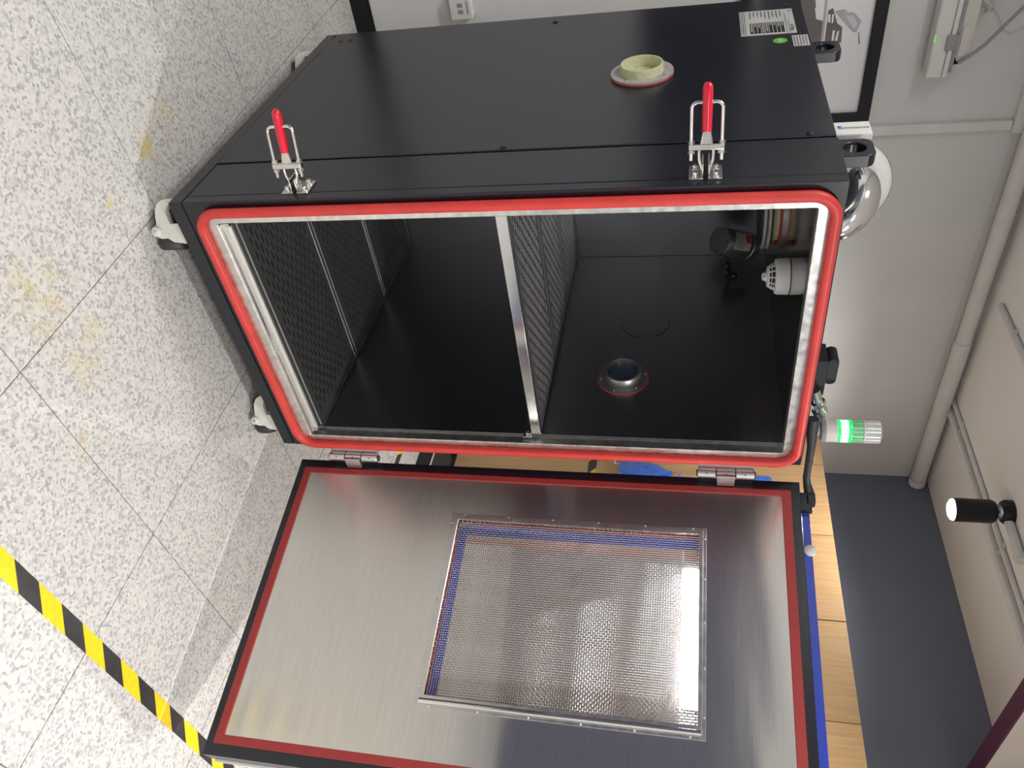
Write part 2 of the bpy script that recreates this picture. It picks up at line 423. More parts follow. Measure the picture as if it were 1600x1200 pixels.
struct(MB().box(XL, 2.36, YB-.012, YB, 0, .074).box(XL, 2.36, YB-.008, YB, .074, .079), 'baseboard_back', 'black_satin', smooth=0, bevel=.001)
tb = struct(MB().box(0.9, XR, -0.075, -0.012, 2.51, ZC), 'trim_1', 'cream_paint', smooth=0); tb['_org'] = (0, 0, 0)
tb['label'] = 'cream ceiling downstand with a dark purple lower edge'
MB().box(0.9, XR, -0.078, -0.009, 2.497, 2.511).build('edge_strip', 'purple', tb, smooth=0, bevel=.004)

# ------------------------------------------------------------------ test chamber
CW, CD, ZB, ZT = 0.8636, 1.1354, 0.115, 1.6754
LAB = {}
ch = thing('test_chamber', (0.43, 0.55, 0), 'tall black test chamber on casters with its steel-lined door wide open', 'test chamber')
ZP = 0.154
# base and skin
MB().box(0, CW, 0.0, CD, ZB, ZP-.002).build('base_frame', 'black_paint', ch, smooth=0, bevel=.003)
MB().box(0.0, 0.03, 0.031, 0.1945, ZP, ZT).build('side_post', 'black_paint', ch, smooth=0, bevel=.002)
MB().box(-0.0025, 0.03, 0.1985, 1.083, ZP, ZT-.003).build('side_panel', 'black_paint', ch, smooth=0, bevel=.002)
MB().box(0.0, 0.03, 1.0855, CD, ZP, ZT).build('side_post', 'black_paint', ch, smooth=0, bevel=.002)
MB().box(CW-.03, CW, 0.031, CD, ZP, ZT).build('side_panel', 'black_paint', ch, smooth=0, bevel=.002)
MB().box(0.03, CW-.03, CD-.025, CD, ZP, ZT).build('back_panel', 'black_paint', ch, smooth=0, bevel=.002)
MB().box(0.03, CW-.03, 0.03, CD-.025, ZT-.03, ZT).build('top_panel', 'black_paint', ch, smooth=0)
OX0, OX1, OZ0, OZ1 = 0.058, 0.812, 0.228, 1.622
MB().frame([(0, ZP), (CW, ZP), (CW, ZT), (0, ZT)], [(.036, .2), (.834, .2), (.834, 1.646), (.036, 1.646)], XZ, 0.0, 0.03).build('front_frame', 'black_paint', ch, smooth=0, bevel=.002)
n6 = 8
ol = rrect(.030, .840, .192, 1.653, .045, n6); il = rrect(OX0, OX1, OZ0, OZ1, .004, n6)
MB().frame(ol, il, XZ, -0.005, 0.028).build('steel_lip', 'lip_steel', ch, smooth=30, bevel=.0015)
gp = [(a, -0.012, b) for a, b in rrect(.0255, .8445, .187, 1.6575, .052, 9)]
# straight runs get a few extra points so the strip bends only at its corners
MB().tube(gp, .0125, 12, closed=True).build('door_gasket', 'red_silicone', ch, smooth=60)
# liner
IX0, IX1 = OX0, 0.806
MB().box(IX1, IX1+.012, .028, 1.085, .20, 1.64).build('liner_wall', 'liner', ch, smooth=0)
MB().box(IX0-.012, IX0, .028, 1.085, .20, 1.64).build('liner_wall', 'liner', ch, smooth=0)
MB().box(IX0, IX1, 1.073, 1.085, .20, .955).build('liner_back', 'liner', ch, smooth=0)
MB().box(IX0, IX1, .945, 1.073, .958, 1.627).build('liner_back', 'liner', ch, smooth=0, bevel=.002)
MB().box(IX0-.01, IX1+.01, .028, 1.085, 1.627, 1.639).build('liner_ceiling', 'liner_top', ch, smooth=0)
MB().box(IX0-.01, IX1+.01, .028, 1.085, .196, .206).build('liner_floor', 'black_satin', ch, smooth=0)
# sill pieces inside the opening
MB().box(.066, .803, -.002, .003, .228, .2325).box(.066, .803, .003, .0065, .226, .240).build('sill_rail', 'chrome', ch, smooth=0, bevel=.0008)
MB().box(.074, .792, .008, .016, .228, .2525).build('sill_strip', 'rim_steel', ch, smooth=0, bevel=.001)
MB().box(.064, .074, .004, .016, .230, .252).build('sill_block', 'steel', ch, smooth=0, bevel=.001)
MB().box(.792, .802, .004, .016, .230, .252).build('sill_block', 'steel', ch, smooth=0, bevel=.001)

def slotted(x0, x1, y0, y1, z, th, px, py, sl, sw, margin):
    """perforated plate: staggered slots cut through, long side along x"""
    mb = MB(); rows = max(1, int((y1-y0-2*margin)/py)); cols = int((x1-x0-2*margin)/px)
    my = ((y1-y0)-rows*py)/2; mx = ((x1-x0)-cols*px)/2
    def q(a, b, c, d): mb._add([(a, c, z), (b, c, z), (b, d, z), (a, d, z)], [(0, 1, 2, 3)])
    q(x0, x1, y0, y0+my); q(x0, x1, y1-my, y1)
    for r in range(rows):
        ya = y0+my+r*py; yb = ya+py; yc = (ya+yb)/2
        off = px/2 if r % 2 else 0
        n = cols-1 if r % 2 else cols
        q(x0, x0+mx+off, ya, yb); q(x0+mx+off+n*px, x1, ya, yb)
        for c in range(n):
            xa = x0+mx+off+c*px; xb = xa+px; xc = (xa+xb)/2
            h, w = sl/2, sw/2
            o = [(xa, ya), (xc, ya), (xb, ya), (xb, yb), (xc, yb), (xa, yb)]
            s = [(xc-h, yc), (xc-h+w, yc-w), (xc+h-w, yc-w), (xc+h, yc), (xc+h-w, yc+w), (xc-h+w, yc+w)]
            vs = [(a, b, z) for a, b in o]+[(a, b, z) for a, b in s]+[(a, b, z-th) for a, b in s]
            fs = [(0, 1, 7), (1, 8, 7), (1, 2, 8), (2, 9, 8), (2, 3, 9), (3, 10, 9), (3, 4, 10), (4, 11, 10), (4, 5, 11), (5, 6, 11), (5, 0, 6), (0, 7, 6)]
            for k in range(6): j = (k+1) % 6; fs.append((6+k, 6+j, 12+j, 12+k))
            mb._add(vs, fs)
    # turned-down rims
    t = .0016
    for (a, b, c, d) in ((x0, x1, y0, y0+t), (x0, x1, y1-t, y1), (x0, x0+t, y0+t, y1-t), (x1-t, x1, y0+t, y1-t)):
        mb.box(a, b, c, d, z-.016, z-.0002)
    return mb
ZPL = .256
for y0, y1 in ((.029, .357), (.375, .700), (.716, 1.066)):
    pl = slotted(.064, .798, y0, y1, ZPL, .0015, .043, .0166, .0295, .0060, .022).build('floor_plate', 'plate', ch, smooth=0, recalc=False)
    MB().box(.064, .798, y0-.0008, y0+.0016, ZPL-.0018, ZPL+.0010).box(.064, .798, y1-.0016, y1+.0008, ZPL-.0018, ZPL+.0010).build('rim', 'rim_steel', pl, smooth=0)  # pale edge strips standing in for caught light
MB().box(.799, .8055, .02, 1.07, .236, .2625).build('plate_angle', 'plate', ch, smooth=0, bevel=.001)

# window port and blank disc in the right liner wall
pt = MB().ring((IX1, .279, 1.172), (-1, 0, 0), .0775, .048, .0055, 48).build('viewing_port', 'plate', ch)
MB().ring((IX1+.001, .279, 1.172), (-1, 0, 0), .0792, .05, .0035, 48).build('gasket_ring', 'red_silicone', pt)
MB().lathe([(.057, .004), (.0585, .012), (.0585, .03), (.055, .036), (.049, .036), (.047, .030), (.047, .004)], (IX1, .279, 1.172), (-1, 0, 0), 48, close=False).build('lens_ring', 'camera_grey', pt)
MB().lathe([(.0475, .016), (.0475, .018)], (IX1, .279, 1.172), (-1, 0, 0), 40).build('lens', 'port_glass', pt)
MB().lathe([(.046, .0), (.046, .004)], (IX1-.001, .279, 1.172), (-1, 0, 0), 40).build('port_backing', 'black_satin', pt)
for k in range(6):
    a = math.radians(20+60*k)
    MB().lathe([(.0032, 0), (.0032, .002), (.002, .003)], (IX1-.0055, .279+.068*math.cos(a), 1.172+.068*math.sin(a)), (-1, 0, 0), 8).build('screw', 'chrome', pt)
MB().lathe([(.0795, 0), (.0795, .0012)], (IX1, .552, 1.226), (-1, 0, 0), 48).build('disc_outline', 'ink', ch)  # black ring under the disc, put in to draw its outline
dc = MB().lathe([(.078, 0), (.078, .003)], (IX1, .552, 1.226), (-1, 0, 0), 48).build('blanking_disc', 'liner', ch)
for a in (150, 330): MB().lathe([(.003, .001), (.003, .0028)], (IX1, .552+.066*math.cos(math.radians(a)), 1.226+.066*math.sin(math.radians(a))), (-1, 0, 0), 8).build('screw', 'chrome', dc)
# vent collar hanging from the liner ceiling
vx, vy = .42, .60
vc = MB().lathe([(.105, 1.579), (.112, 1.582), (.112, 1.588), (.105, 1.591)], (vx, vy, 0), (0, 0, 1), 40).lathe([(.108, 1.567), (.112, 1.569), (.112, 1.575), (.108, 1.577)], (vx, vy, 0), (0, 0, 1), 40).build('vent_collar', 'grey_flange', ch)  # white rings made grey: their shade is in the colour
MB().lathe([(.104, 1.563), (.104, 1.594)], (vx, vy, 0), (0, 0, 1), 40).build('vent_core', 'black_satin', vc)
MB().lathe([(.088, 1.594), (.088, 1.6125)], (vx, vy, 0), (0, 0, 1), 40).build('vent_tube', 'fiberglass', vc)
MB().lathe([(.103, 1.6125), (.103, 1.619)], (vx, vy, 0), (0, 0, 1), 40).build('gasket_ring', 'red_strip', vc)  # red darkened to carry the shade up here
MB().lathe([(.105, 1.619), (.105, 1.627)], (vx, vy, 0), (0, 0, 1), 40).build('vent_flange', 'plate', vc)

# port on the outside of the left panel
sp = MB().ring((-.0025, .602, 1.229), (-1, 0, 0), .083, .054, .0095, 48).build('cable_port', 'grey_flange', ch)
MB().ring((-.001, .602, 1.229), (-1, 0, 0), .0845, .055, .0055, 48).build('gasket_ring', 'red_strip', sp)
MB().lathe([(.0575, .004), (.0575, .031), (.056, .034), (.0525, .034), (.0515, .031), (.0515, -.02)], (0, .602, 1.229), (-1, 0, 0), 48, close=False).build('tube', 'fiberglass', sp)
MB().lathe([(.0515, .002), (.0515, .004)], (0, .602, 1.229), (-1, 0, 0), 40).build('plug', 'fiberglass', sp)
for k in range(4):
    a = math.radians(35+90*k)
    MB().lathe([(.0035, 0), (.0035, .003)], (-.012, .602+.071*math.cos(a), 1.229+.071*math.sin(a)), (-1, 0, 0), 8).build('screw', 'steel', sp)

# small panel screws and dark plug holes on the left side
for y, z in ((.210, .92), (.212, 1.618), (1.07, .93)):
    MB().lathe([(.009, 0), (.009, .001), (.007, .003), (.003, .004)], (-.0025, y, z), (-1, 0, 0), 16).build('panel_screw', 'black_satin', ch)
for y, z in ((1.055, .196), (1.055, .232), (1.058, 1.63)):
    MB().lathe([(.009, 0), (.0085, .0012)], (-.0025, y, z), (-1, 0, 0), 14).build('plug_hole', 'ink', ch)

# rating plate, green sticker and small label (print is flat)
def side_quad(mb, y0, y1, z0, z1, x, mi=0): mb._add([(x, y0, z0), (x, y1, z0), (x, y1, z1), (x, y0, z1)], [(0, 1, 2, 3)], mi)
XS = -.0025
rp = MB().box(XS-.0012, XS, .826, 1.022, 1.492, 1.641).build('rating_plate', 'label_silver', ch, smooth=0)
tx = MB(); x = XS-.0016
for k in range(9):                       # nine rows: words on the left, dark value boxes on the right
    z = 1.606-.0105*k
    wd = [.052, .060, .050, .066, .058, .046, .040, .038, .055][k]
    yy = 1.012
    while yy > 1.012-wd:
        l = random.uniform(.006, .012); side_quad(tx, max(yy-l, 1.012-wd), yy, z-.002, z+.002, x); yy -= l+.002
for k in range(3):
    z = 1.506-.0055*k; yy = 1.013
    while yy > .835:
        l = random.uniform(.005, .014); side_quad(tx, yy-l, yy, z-.0013, z+.0013, x); yy -= l+.0025
for z, ya, yb in ((1.617, .835, .985), (1.624, .835, .93), (1.500, .835, .9)):
    yy = yb
    while yy > ya:
        l = random.uniform(.004, .010); side_quad(tx, yy-l, yy, z-.0011, z+.0011, x); yy -= l+.002
side_quad(tx, .996, 1.010, 1.630, 1.634, x)
tx.build('printed_text', 'ink_grey', rp, smooth=0, recalc=False)
bx = MB()
for k in range(9): side_quad(bx, .836, .918, 1.6105-.0105*k-.0085, 1.6105-.0105*k, x)
bx.build('value_boxes', 'ink', rp, smooth=0, recalc=False)
vw = MB()
for k in range(9):
    yy = .913; end = .913-[.02, .03, .022, .012, .06, .065, .03, .025, .06][k]
    while yy > end:
        l = random.uniform(.004, .009); side_quad(vw, yy-l, yy, 1.6105-.0105*k-.006, 1.6105-.0105*k-.0025, x-.0003); yy -= l+.002
vw.build('value_text', 'label_silver', rp, smooth=0, recalc=False)
lg = MB()
for a, b, c, d in ((.862, .868, 1.6255, 1.638), (.850, .860, 1.6265, 1.6345), (.842, .848, 1.6255, 1.6345), (.872, .880, 1.629, 1.6365), (.884, .892, 1.627, 1.6355)): side_quad(lg, a, b, c, d, x)
lg.build('printed_logo', 'ink_grey', rp, smooth=0, recalc=False)
gs = MB().lathe([(.019, 0), (.019, .0008)], (XS, .775, 1.593), (-1, 0, 0), 28).build('inspection_sticker', 'sticker_green', ch)
mk = MB(); side_quad(mk, .766, .770, 1.587, 1.600, XS-.0012); side_quad(mk, .772, .785, 1.590, 1.594, XS-.0012); side_quad(mk, .774, .784, 1.597, 1.600, XS-.0012)
mk.build('printed_mark', 'sticker_pale', gs, smooth=0, recalc=False)
sl = MB().box(XS-.0008, XS, .728, .806, 1.625, 1.6665).build('small_label', 'label_silver', ch, smooth=0)
tx = MB()
for k in range(5):
    z = 1.660-.0075*k; yy = .800
    while yy > .736:
        l = random.uniform(.004, .010); side_quad(tx, yy-l, yy, z-.002, z+.0018, XS-.0012); yy -= l+.0025
tx.build('printed_text', 'ink_grey', sl, smooth=0, recalc=False)

# lifting lugs on the top edge
def lug(y0, y1):
    poly = [(y0, ZT-.02), (y1, ZT-.02), (y1, ZT+.058), (y1-.006, ZT+.068), (y1-.016, ZT+.074), (y0+.016, ZT+.074), (y0+.006, ZT+.068), (y0, ZT+.058)]
    cy, cz, r = (y0+y1)/2, ZT+.034, .0235
    n = 24; hole = [(cy+r*math.cos(2*math.pi*k/n), cz+r*math.sin(2*math.pi*k/n)) for k in range(n)]
    # outer outline resampled to the same angles
    out = []
    for a, b in hole:
        d = Vector((a-cy, b-cz)).normalized(); best = 9
        for i in range(len(poly)):
            p, q = Vector(poly[i-1]), Vector(poly[i]); e = q-p; den = d.x*e.y-d.y*e.x
            if abs(den) < 1e-9: continue
            w = p-Vector((cy, cz)); t = (w.x*e.y-w.y*e.x)/den; s = (w.x*d.y-w.y*d.x)/den
            if t > 0 and -1e-6 <= s <= 1+1e-6: best = min(best, t)
        out.append((cy+d.x*best, cz+d.y*best))
    return MB().frame(out, hole, YZ, .018, .046)
lug(.137, .219).build('lifting_lug', 'black_paint', ch, smooth=30, bevel=.002)
lug(.722, .806).build('lifting_lug', 'black_paint', ch, smooth=30, bevel=.002)

# toggle clamps on the left side: base > crossbar, u bolt, handle, grip, screws
def clamp(y0, zc, tilt):
    P = lambda a, b, c: (-b, y0+a, zc+c)
    dx, dy = math.cos(math.radians(tilt)), math.sin(math.radians(tilt))
    Q = lambda l, n, c: P(.004+dx*l+dy*n, .028+dy*l-dx*n, c)        # along the lever, across it, sideways
    base = MB(P).box(0, .058, 0, .004, -.034, -.005).box(0, .058, 0, .004, .005, .034)
    for s in (-1, 1):
        base.box(.004, .055, .004, .034, s*.0065-.0016, s*.0065+.0016)
    base = base.build('toggle_clamp', 'steel', ch, bevel=.0008)
    for s in (-1, 1):
        MB(Q).tube([(-.006, .012, s*.007), (.014, .008, s*.014), (.030, .006, s*.015), (.044, .004, s*.012)], .0038, 8).build('link_arm', 'chrome', base, smooth=60)
    MB(Q).box(.034, .046, -.008, .008, -.036, .036).build('crossbar', 'steel', base, bevel=.0015)
    MB(Q).tube([(.038, 0, -.010), (.052, 0, -.008), (.072, 0, -.004), (.082, 0, -.003)], .0045, 8).tube([(.038, 0, .010), (.052, 0, .008), (.072, 0, .004), (.082, 0, .003)], .0045, 8).box(.044, .070, -.005, .005, -.007, .007).build('handle_arm', 'steel', base)
    u = [(.014, 0, -.031), (.07, 0, -.031), (.116, 0, -.031)]
    u += [tuple(q) for q in arc((.116, 0, -.019), (0, 0, -1), (1, 0, 0), .012, 0, 90, 5)]
    u += [tuple(q) for q in arc((.116, 0, .019), (1, 0, 0), (0, 0, 1), .012, 0, 90, 5)]
    u += [(.116, 0, .031), (.07, 0, .031), (.014, 0, .031)]
    MB(Q).tube(u, .0040, 10).build('u_bolt', 'chrome', base, smooth=60)
    for s in (-1, 1):
        for l in (.027, .047): MB(Q).cyl((l, 0, s*.031), (l+.006, 0, s*.031), .0072, 6).build('nut', 'steel', base)
    g = [(.070, 0, 0), (.08, 0, 0), (.12, 0, 0), (.150, 0, 0), (.160, 0, 0), (.165, 0, 0), (.167, 0, 0)]
    MB(Q).tube(g, .01, 14, radii=[.0095, .0102, .0108, .0108, .0098, .0066, .003]).build('grip', 'red_grip', base, smooth=70)
    for a, c in ((.014, -.022), (.044, -.022), (.014, .022), (.044, .022)):
        MB(P).lathe([(.0062, 0), (.0062, .0085), (.0055, .0095), (.0034, .0095), (.0034, .005)], (a, .004, c), (0, 1, 0), 14).build('screw', 'chrome', base)
clamp(.022, 1.393, 64)
clamp(.022, .447, 76)

# casters
def caster(x, y):
    sw = math.radians(-30); cs_, sn_ = math.cos(sw), math.sin(sw)
    T = lambda px, py, pz: (x+px*cs_-py*sn_, y+px*sn_+py*cs_, pz)     # swivelled about the stem
    out = [(-.059, .112), (-.059, .060), (-.055, .042), (-.046, .030), (-.030, .024), (-.012, .023), (.004, .024), (.013, .013), (.026, .011), (.036, .021), (.041, .035), (.040, .054), (.050, .070), (.055, .112),
           (.003, .112), (.003, .064), (-.012, .058), (-.030, .055), (-.042, .062), (-.045, .112)]
    b = MB(T).prism(out, XZ, -.044, -.026)
    b.box(-.05, .055, -.026, .035, .1, ZB)
    b.lathe([(.013, 0), (.013, .008), (.010, .011)], (.022, -.044, .026), (0, -1, 0), 20)
    fk = b.build('caster', 'caster_white', ch, smooth=40, bevel=.004, bseg=3)
    for c, w in ((-.020, .044), (.054, .034)):
        MB(T).lathe([(.012, -w/2), (.030, -w/2), (.0365, -w/2+.005), (.038, 0), (.0365, w/2-.005), (.030, w/2), (.012, w/2)], (c, .004, .038), (1, 0, 0), 28).build('wheel', 'wheel', fk, smooth=50)
    MB(T).box(-.026, -.004, -.034, .0, .074, .098).build('brake_pedal', 'red_grip', fk, smooth=0, bevel=.002)
    MB(T).box(-.040, .002, .000, .030, .060, .104).build('inner_bracket', 'ink', fk, smooth=0, bevel=.002)
    MB(T).lathe([(.0045, 0), (.003, .002)], (.022, -.055, .026), (0, -1, 0), 10).build('axle_pin', 'steel', fk)
for x, y in ((.097, .075), (.800, .085), (.088, 1.045), (.79, 1.045)): caster(x, y)

# hinges on the right front edge
def hinge(z0, z1):
    x, y, r = .890, -.020, .0145
    h = (z1-z0)
    b = MB()
    b.box(CW-.002, .886, -.012, .006, z0+.004, z1-.004)
    b = b.build('hinge', 'hinge', ch, smooth=0, bevel=.002)
    for k in range(3):
        a = z0+h*(k/3)+.0015; c = z0+h*((k+1)/3)-.0015
        MB().cyl((x, y, a), (x, y, c), r, 20).build('barrel', 'hinge', b, smooth=50, bevel=.001)
        MB().lathe([(.002, 0), (.002, .001)], (x-r*.72, y-r*.72, (a+c)/2), (-.7, -.7, 0), 8).build('set_screw', 'ink', b)
    MB().cyl((x, y, z0-.002), (x, y, z1+.002), r*.62, 14).build('pin', 'ink', b)
    MB().box(x-.010, x+.030, y-.020, y-.004, z0+h*.345, z1-h*.345).build('leaf', 'hinge', b, smooth=0, bevel=.002)
hinge(.275, .437)
hinge(1.398, 1.555)

# ---- door: swung open about the right edge
DH = Vector((.91873, -.01288, 0)); DE = Vector((.201292, -.979531, 0)); DO = Vector((.979531, .201292, 0))
def DP(s, t, z): return tuple(DH + DE*s + DO*t + Vector((0, 0, z)))
DW, DZ0, DZ1 = .8753, .165, 1.676
SF = lambda a, b, t: DP(a, t, b)
WS0, WS1, WZ0, WZ1 = .178, .672, .722, 1.408
dm = MB()
dm.frame([(0, DZ0), (DW, DZ0), (DW, DZ1), (0, DZ1)], [(.046, .209), (.824, .209), (.824, 1.628), (.046, 1.628)], SF, 0.0, .022)
dm.frame([(0, DZ0), (DW, DZ0), (DW, DZ1), (0, DZ1)], [(WS0-.02, WZ0-.02), (WS1+.02, WZ0-.02), (WS1+.02, WZ1+.02), (WS0-.02, WZ1+.02)], SF, .022, .066)
door = dm.build('door', 'black_paint', ch, smooth=0, bevel=.002)
door['label'] = 'open chamber door with steel inner face and meshed window'
MB().frame([(.029, .187), (.846, .187), (.846, 1.651), (.029, 1.651)], [(.0475, .210), (.8235, .210), (.8235, 1.627), (.0475, 1.627)], SF, -.0035, .001).build('seal_strip', 'red_strip', door, smooth=0, bevel=.0012)
MB().frame([(.046, .209), (.824, .209), (.824, 1.628), (.046, 1.628)], [(WS0-.004, WZ0-.004), (WS1+.004, WZ0-.004), (WS1+.004, WZ1+.004), (WS0-.004, WZ1+.004)], SF, .0, .004).build('steel_sheet', 'door_steel', door, smooth=0)
# outer skin
MB().frame([(.02, DZ0+.004), (DW+.006, DZ0+.004), (DW+.006, DZ1-.01), (.02, DZ1-.01)], [(WS0, WZ0), (WS1, WZ0), (WS1, WZ1), (WS0, WZ1)], SF, .066, .072).build('outer_skin', 'white_plastic', door, smooth=0, bevel=.001)
MB(DP).box(.060, DW, .072, .082, 1.45, 1.708).build('header_board', 'blue_board', door, smooth=0, bevel=.001)
MB().lathe([(.016, 0), (.016, .004), (.012, .007)], DP(.172, .071, 1.702), tuple(-DO), 24).build('round_magnet', 'white_plastic', door)
# window frame: flat flange and a raised round-edged bead
fo = [(.158, .701), (.702, .701), (.702, 1.426), (.158, 1.426)]
fi = [(WS0+.002, WZ0+.002), (WS1-.002, WZ0+.002), (WS1-.002, WZ1-.002), (WS0+.002, WZ1-.002)]
wf = MB().frame(fo, fi, SF, -.002, .001)
wf.frame([(.166, .711), (.6915, .711), (.6915, 1.417), (.166, 1.417)], fi, SF, -.008, -.001)
wf = wf.build('window_frame', 'steel', door, smooth=0, bevel=.0025)
MB(DP).tube([(.686, -.006, .714), (.686, -.006, 1.414)], .0075, 10).build('bead', 'chrome', door)
scr = None
spots = [(q, .74+.13*k) for k in range(6) for q in (.162, .697)] + [(.19+.115*k, z) for k in range(5) for z in (.706, 1.4215)]
for q, z in spots:
    if scr is None:
        scr = MB().lathe([(.003, 0), (.003, .0015), (.0015, .0025)], (0, 0, 0), tuple(-DO), 8).build('screw', 'chrome'); o = scr
    else:
        o = scr.copy(); COL.objects.link(o)
    o.parent = door; o.location = Vector(DP(q, -.002, z)) - Vector(door['_org'])
# reveal of the window: steel lining, red seal, blue frame, coated glass
MB().frame([(WS0-.02, WZ0-.02), (WS1+.02, WZ0-.02), (WS1+.02, WZ1+.02), (WS0-.02, WZ1+.02)], [(WS0-.003, WZ0-.003), (WS1+.003, WZ0-.003), (WS1+.003, WZ1+.003), (WS0-.003, WZ1+.003)], SF, .005, .066).build('window_lining', 'steel', door, smooth=0)
def rim(name, m, ins, t0, t1):
    a, b, c, d = ins if isinstance(ins, tuple) else (ins,)*4
    MB().frame([(WS0-.004, WZ0-.004), (WS1+.004, WZ0-.004), (WS1+.004, WZ1+.004), (WS0-.004, WZ1+.004)], [(WS0+a, WZ0+b), (WS1-c, WZ0+b), (WS1-c, WZ1-d), (WS0+a, WZ1-d)], SF, t0, t1).build(name, m, door, smooth=0)
rim('red_seal', 'red_strip', .0015, .018, .026)
rim('blue_frame', 'blue_board', (.022, .018, .002, .002), .046, .050)
MB(DP).box(WS0-.002, WS1+.002, .051, .054, WZ0-.002, WZ1+.002).build('window_pane', 'window_glass', door, smooth=0)
wl_ = MB(DP).box(.262, .630, .026, .044, 1.366, 1.4065).build('window_lamp', 'white_plastic', door, smooth=0, bevel=.002)
MB(DP).box(.268, .624, .0245, .0265, 1.369, 1.404).build('lamp_cover', 'batten', wl_, smooth=0)
MB(DP).box(.268, .624, .028, .042, 1.3635, 1.3665).build('lamp_cover', 'batten', wl_, smooth=0)
# woven wire mesh
def wire_mesh():
    mb = MB(DP); p = .0064; r = .00062; amp = .0009
    ns = int((WS1-WS0)/p); nz = int((WZ1-WZ0)/p)
    ps, pz = (WS1-WS0)/ns, (WZ1-WZ0)/nz
    def wire(path):
        n = len(path); vs = []; fs = []
        # path: (main, cross, depth, vertical?)
        for (s, t, z, vert) in path:
            if vert: vs += [(s-r, t, z), (s, t-r, z), (s+r, t, z), (s, t+r, z)]
            else: vs += [(s, t, z-r), (s, t-r, z), (s, t, z+r), (s, t+r, z)]
        for i in range(n-1):
            for k in range(4): k2 = (k+1) % 4; fs.append((4*i+k, 4*i+k2, 4*i+4+k2, 4*i+4+k))
        mb._add(vs, fs)
    for i in range(1, ns):
        wire([(WS0+i*ps, .005+amp*(1 if (i+j) % 2 else -1), WZ0+j*pz, True) for j in range(nz+1)])
    for j in range(1, nz):
        wire([(WS0+i*ps, .005-amp*(1 if (i+j) % 2 else -1), WZ0+j*pz, False) for i in range(ns+1)])
    return mb
wire_mesh().build('wire_mesh', 'chrome', door, smooth=70, kind='stuff')
# cable bracket on the top hinge corner of the door and the cable guard to the chamber top
MB(DP).box(.004, .062, .050, .072, 1.66, 1.715).box(.010, .040, .046, .074, 1.700, 1.724).build('cable_bracket', 'black_paint', door, smooth=0, bevel=.004)
hs = [(.700, .020, 1.690), (.730, .012, 1.690), (.79, .004, 1.694), (.86, .002, 1.695), (.92, .008, 1.697), (.955, .010, 1.703), (.985, -.004, 1.712)]
MB().tube(hs, .011, 12, radii=[.016, .016, .011, .0105, .0105, .0115, .015]).build('cable_guard', 'black_rubber', ch, smooth=60)

# things on top of the chamber that belong to it
jb = MB().box(.60, .722, .13, .21, ZT, ZT+.053).build('junction_box', 'black_satin', ch, smooth=0, bevel=.004)
MB().prism(rrect(.600, .690, ZT+.050, ZT+.081, .014, 5), XZ, .142, .198).build('hood', 'black_satin', jb, smooth=50, bevel=.003)
ft = MB().lathe([(0.0156, 0.0000), (0.0156, 0.0406), (0.0130, 0.0435)], (.690, .12, ZT+.024), (.9, 0, .28), 16).build('pressure_fitting', 'chrome', ch)
MB().lathe([(0.0221, 0.0435), (0.0221, 0.0565)], (.690, .12, ZT+.024), (.9, 0, .28), 6).build('hex_nut', 'chrome', ft)
MB().lathe([(0.0169, 0.0565), (0.0169, 0.0754), (0.0208, 0.0783), (0.0208, 0.0870), (0.0117, 0.0899), (0.0104, 0.1102)], (.690, .12, ZT+.024), (.9, 0, .28), 16).build('nozzle', 'chrome', ft)
MB().lathe([(0.0097, 0.1102), (0.0091, 0.1247)], (.690, .12, ZT+.024), (.9, 0, .28), 12).build('tip', 'white_plastic', ft)

# exhaust: chrome bend out of the chamber top into a white round fan mouth that faces the room
def cubic(p0, p1, p2, p3, n):
    p0, p1, p2, p3 = map(Vector, (p0, p1, p2, p3)); r = []
    for i in range(n+1):
        t = i/n; r.append(p0*(1-t)**3+p1*3*t*(1-t)**2+p2*3*t*t*(1-t)+p3*t**3)
    return r
FC = Vector((.275, .50, 1.785)); FA = Vector((-.55, -.82, .06)).normalized()
el = cubic(FC-FA*.01, FC+FA*.12+Vector((0, 0, .018)), (.325, .31, 1.80), (.325, .36, ZT-.002), 22)
ex = MB().tube(el, .043, 28).build('exhaust_elbow', 'chrome', ch, smooth=60)
MB().lathe([(.042, 0), (.046, .002), (.046, .012), (.042, .014)], (.325, .36, ZT), (0, 0, 1), 28).build('collar', 'steel', ex, smooth=40)
fm = MB().lathe([(.030, .006), (.046, .008), (.056, .016), (.060, .016), (.066, .004), (.086, -.004), (.104, -.022), (.112, -.048), (.112, -.060), (.104, -.075), (.03, -.08)], FC, tuple(FA), 56, close=False).build('fan_mouth', 'white_plastic', ch, smooth=50)
MB().lathe([(.1125, -.046), (.1150, -.047), (.1150, -.060), (.1125, -.061)], FC, tuple(FA), 56, close=False).build('clamp_band', 'chrome', fm)
MB().box(.245, .30, .545, .60, ZT, 1.70).build('fan_foot', 'white_plastic', fm, smooth=0, bevel=.003)

# white terminal box with a printed blue emblem
tbx = MB().box(.020, .036, .246, .308, ZT, 1.757).build('terminal_box', 'white_plastic', ch, smooth=0, bevel=.003)
em = MB()
for a, b, c, d in ((.272, .276, 1.688, 1.697), (.276, .283, 1.686, 1.690), (.279, .283, 1.690, 1.696), (.283, .286, 1.687, 1.693)): side_quad(em, a, b, c, d, .0194)
em.build('printed_emblem', 'ink_blue', tbx, smooth=0, recalc=False)
tx = MB(); zz = 1.699
while zz < 1.747:
    l = random.uniform(.003, .006); side_quad(tx, .275, .2785, zz, zz+l, .0194); side_quad(tx, .271, .2725, zz, zz+l*.8, .0194); zz += l+.0015
tx.build('printed_text', 'ink_grey', tbx, smooth=0, recalc=False)

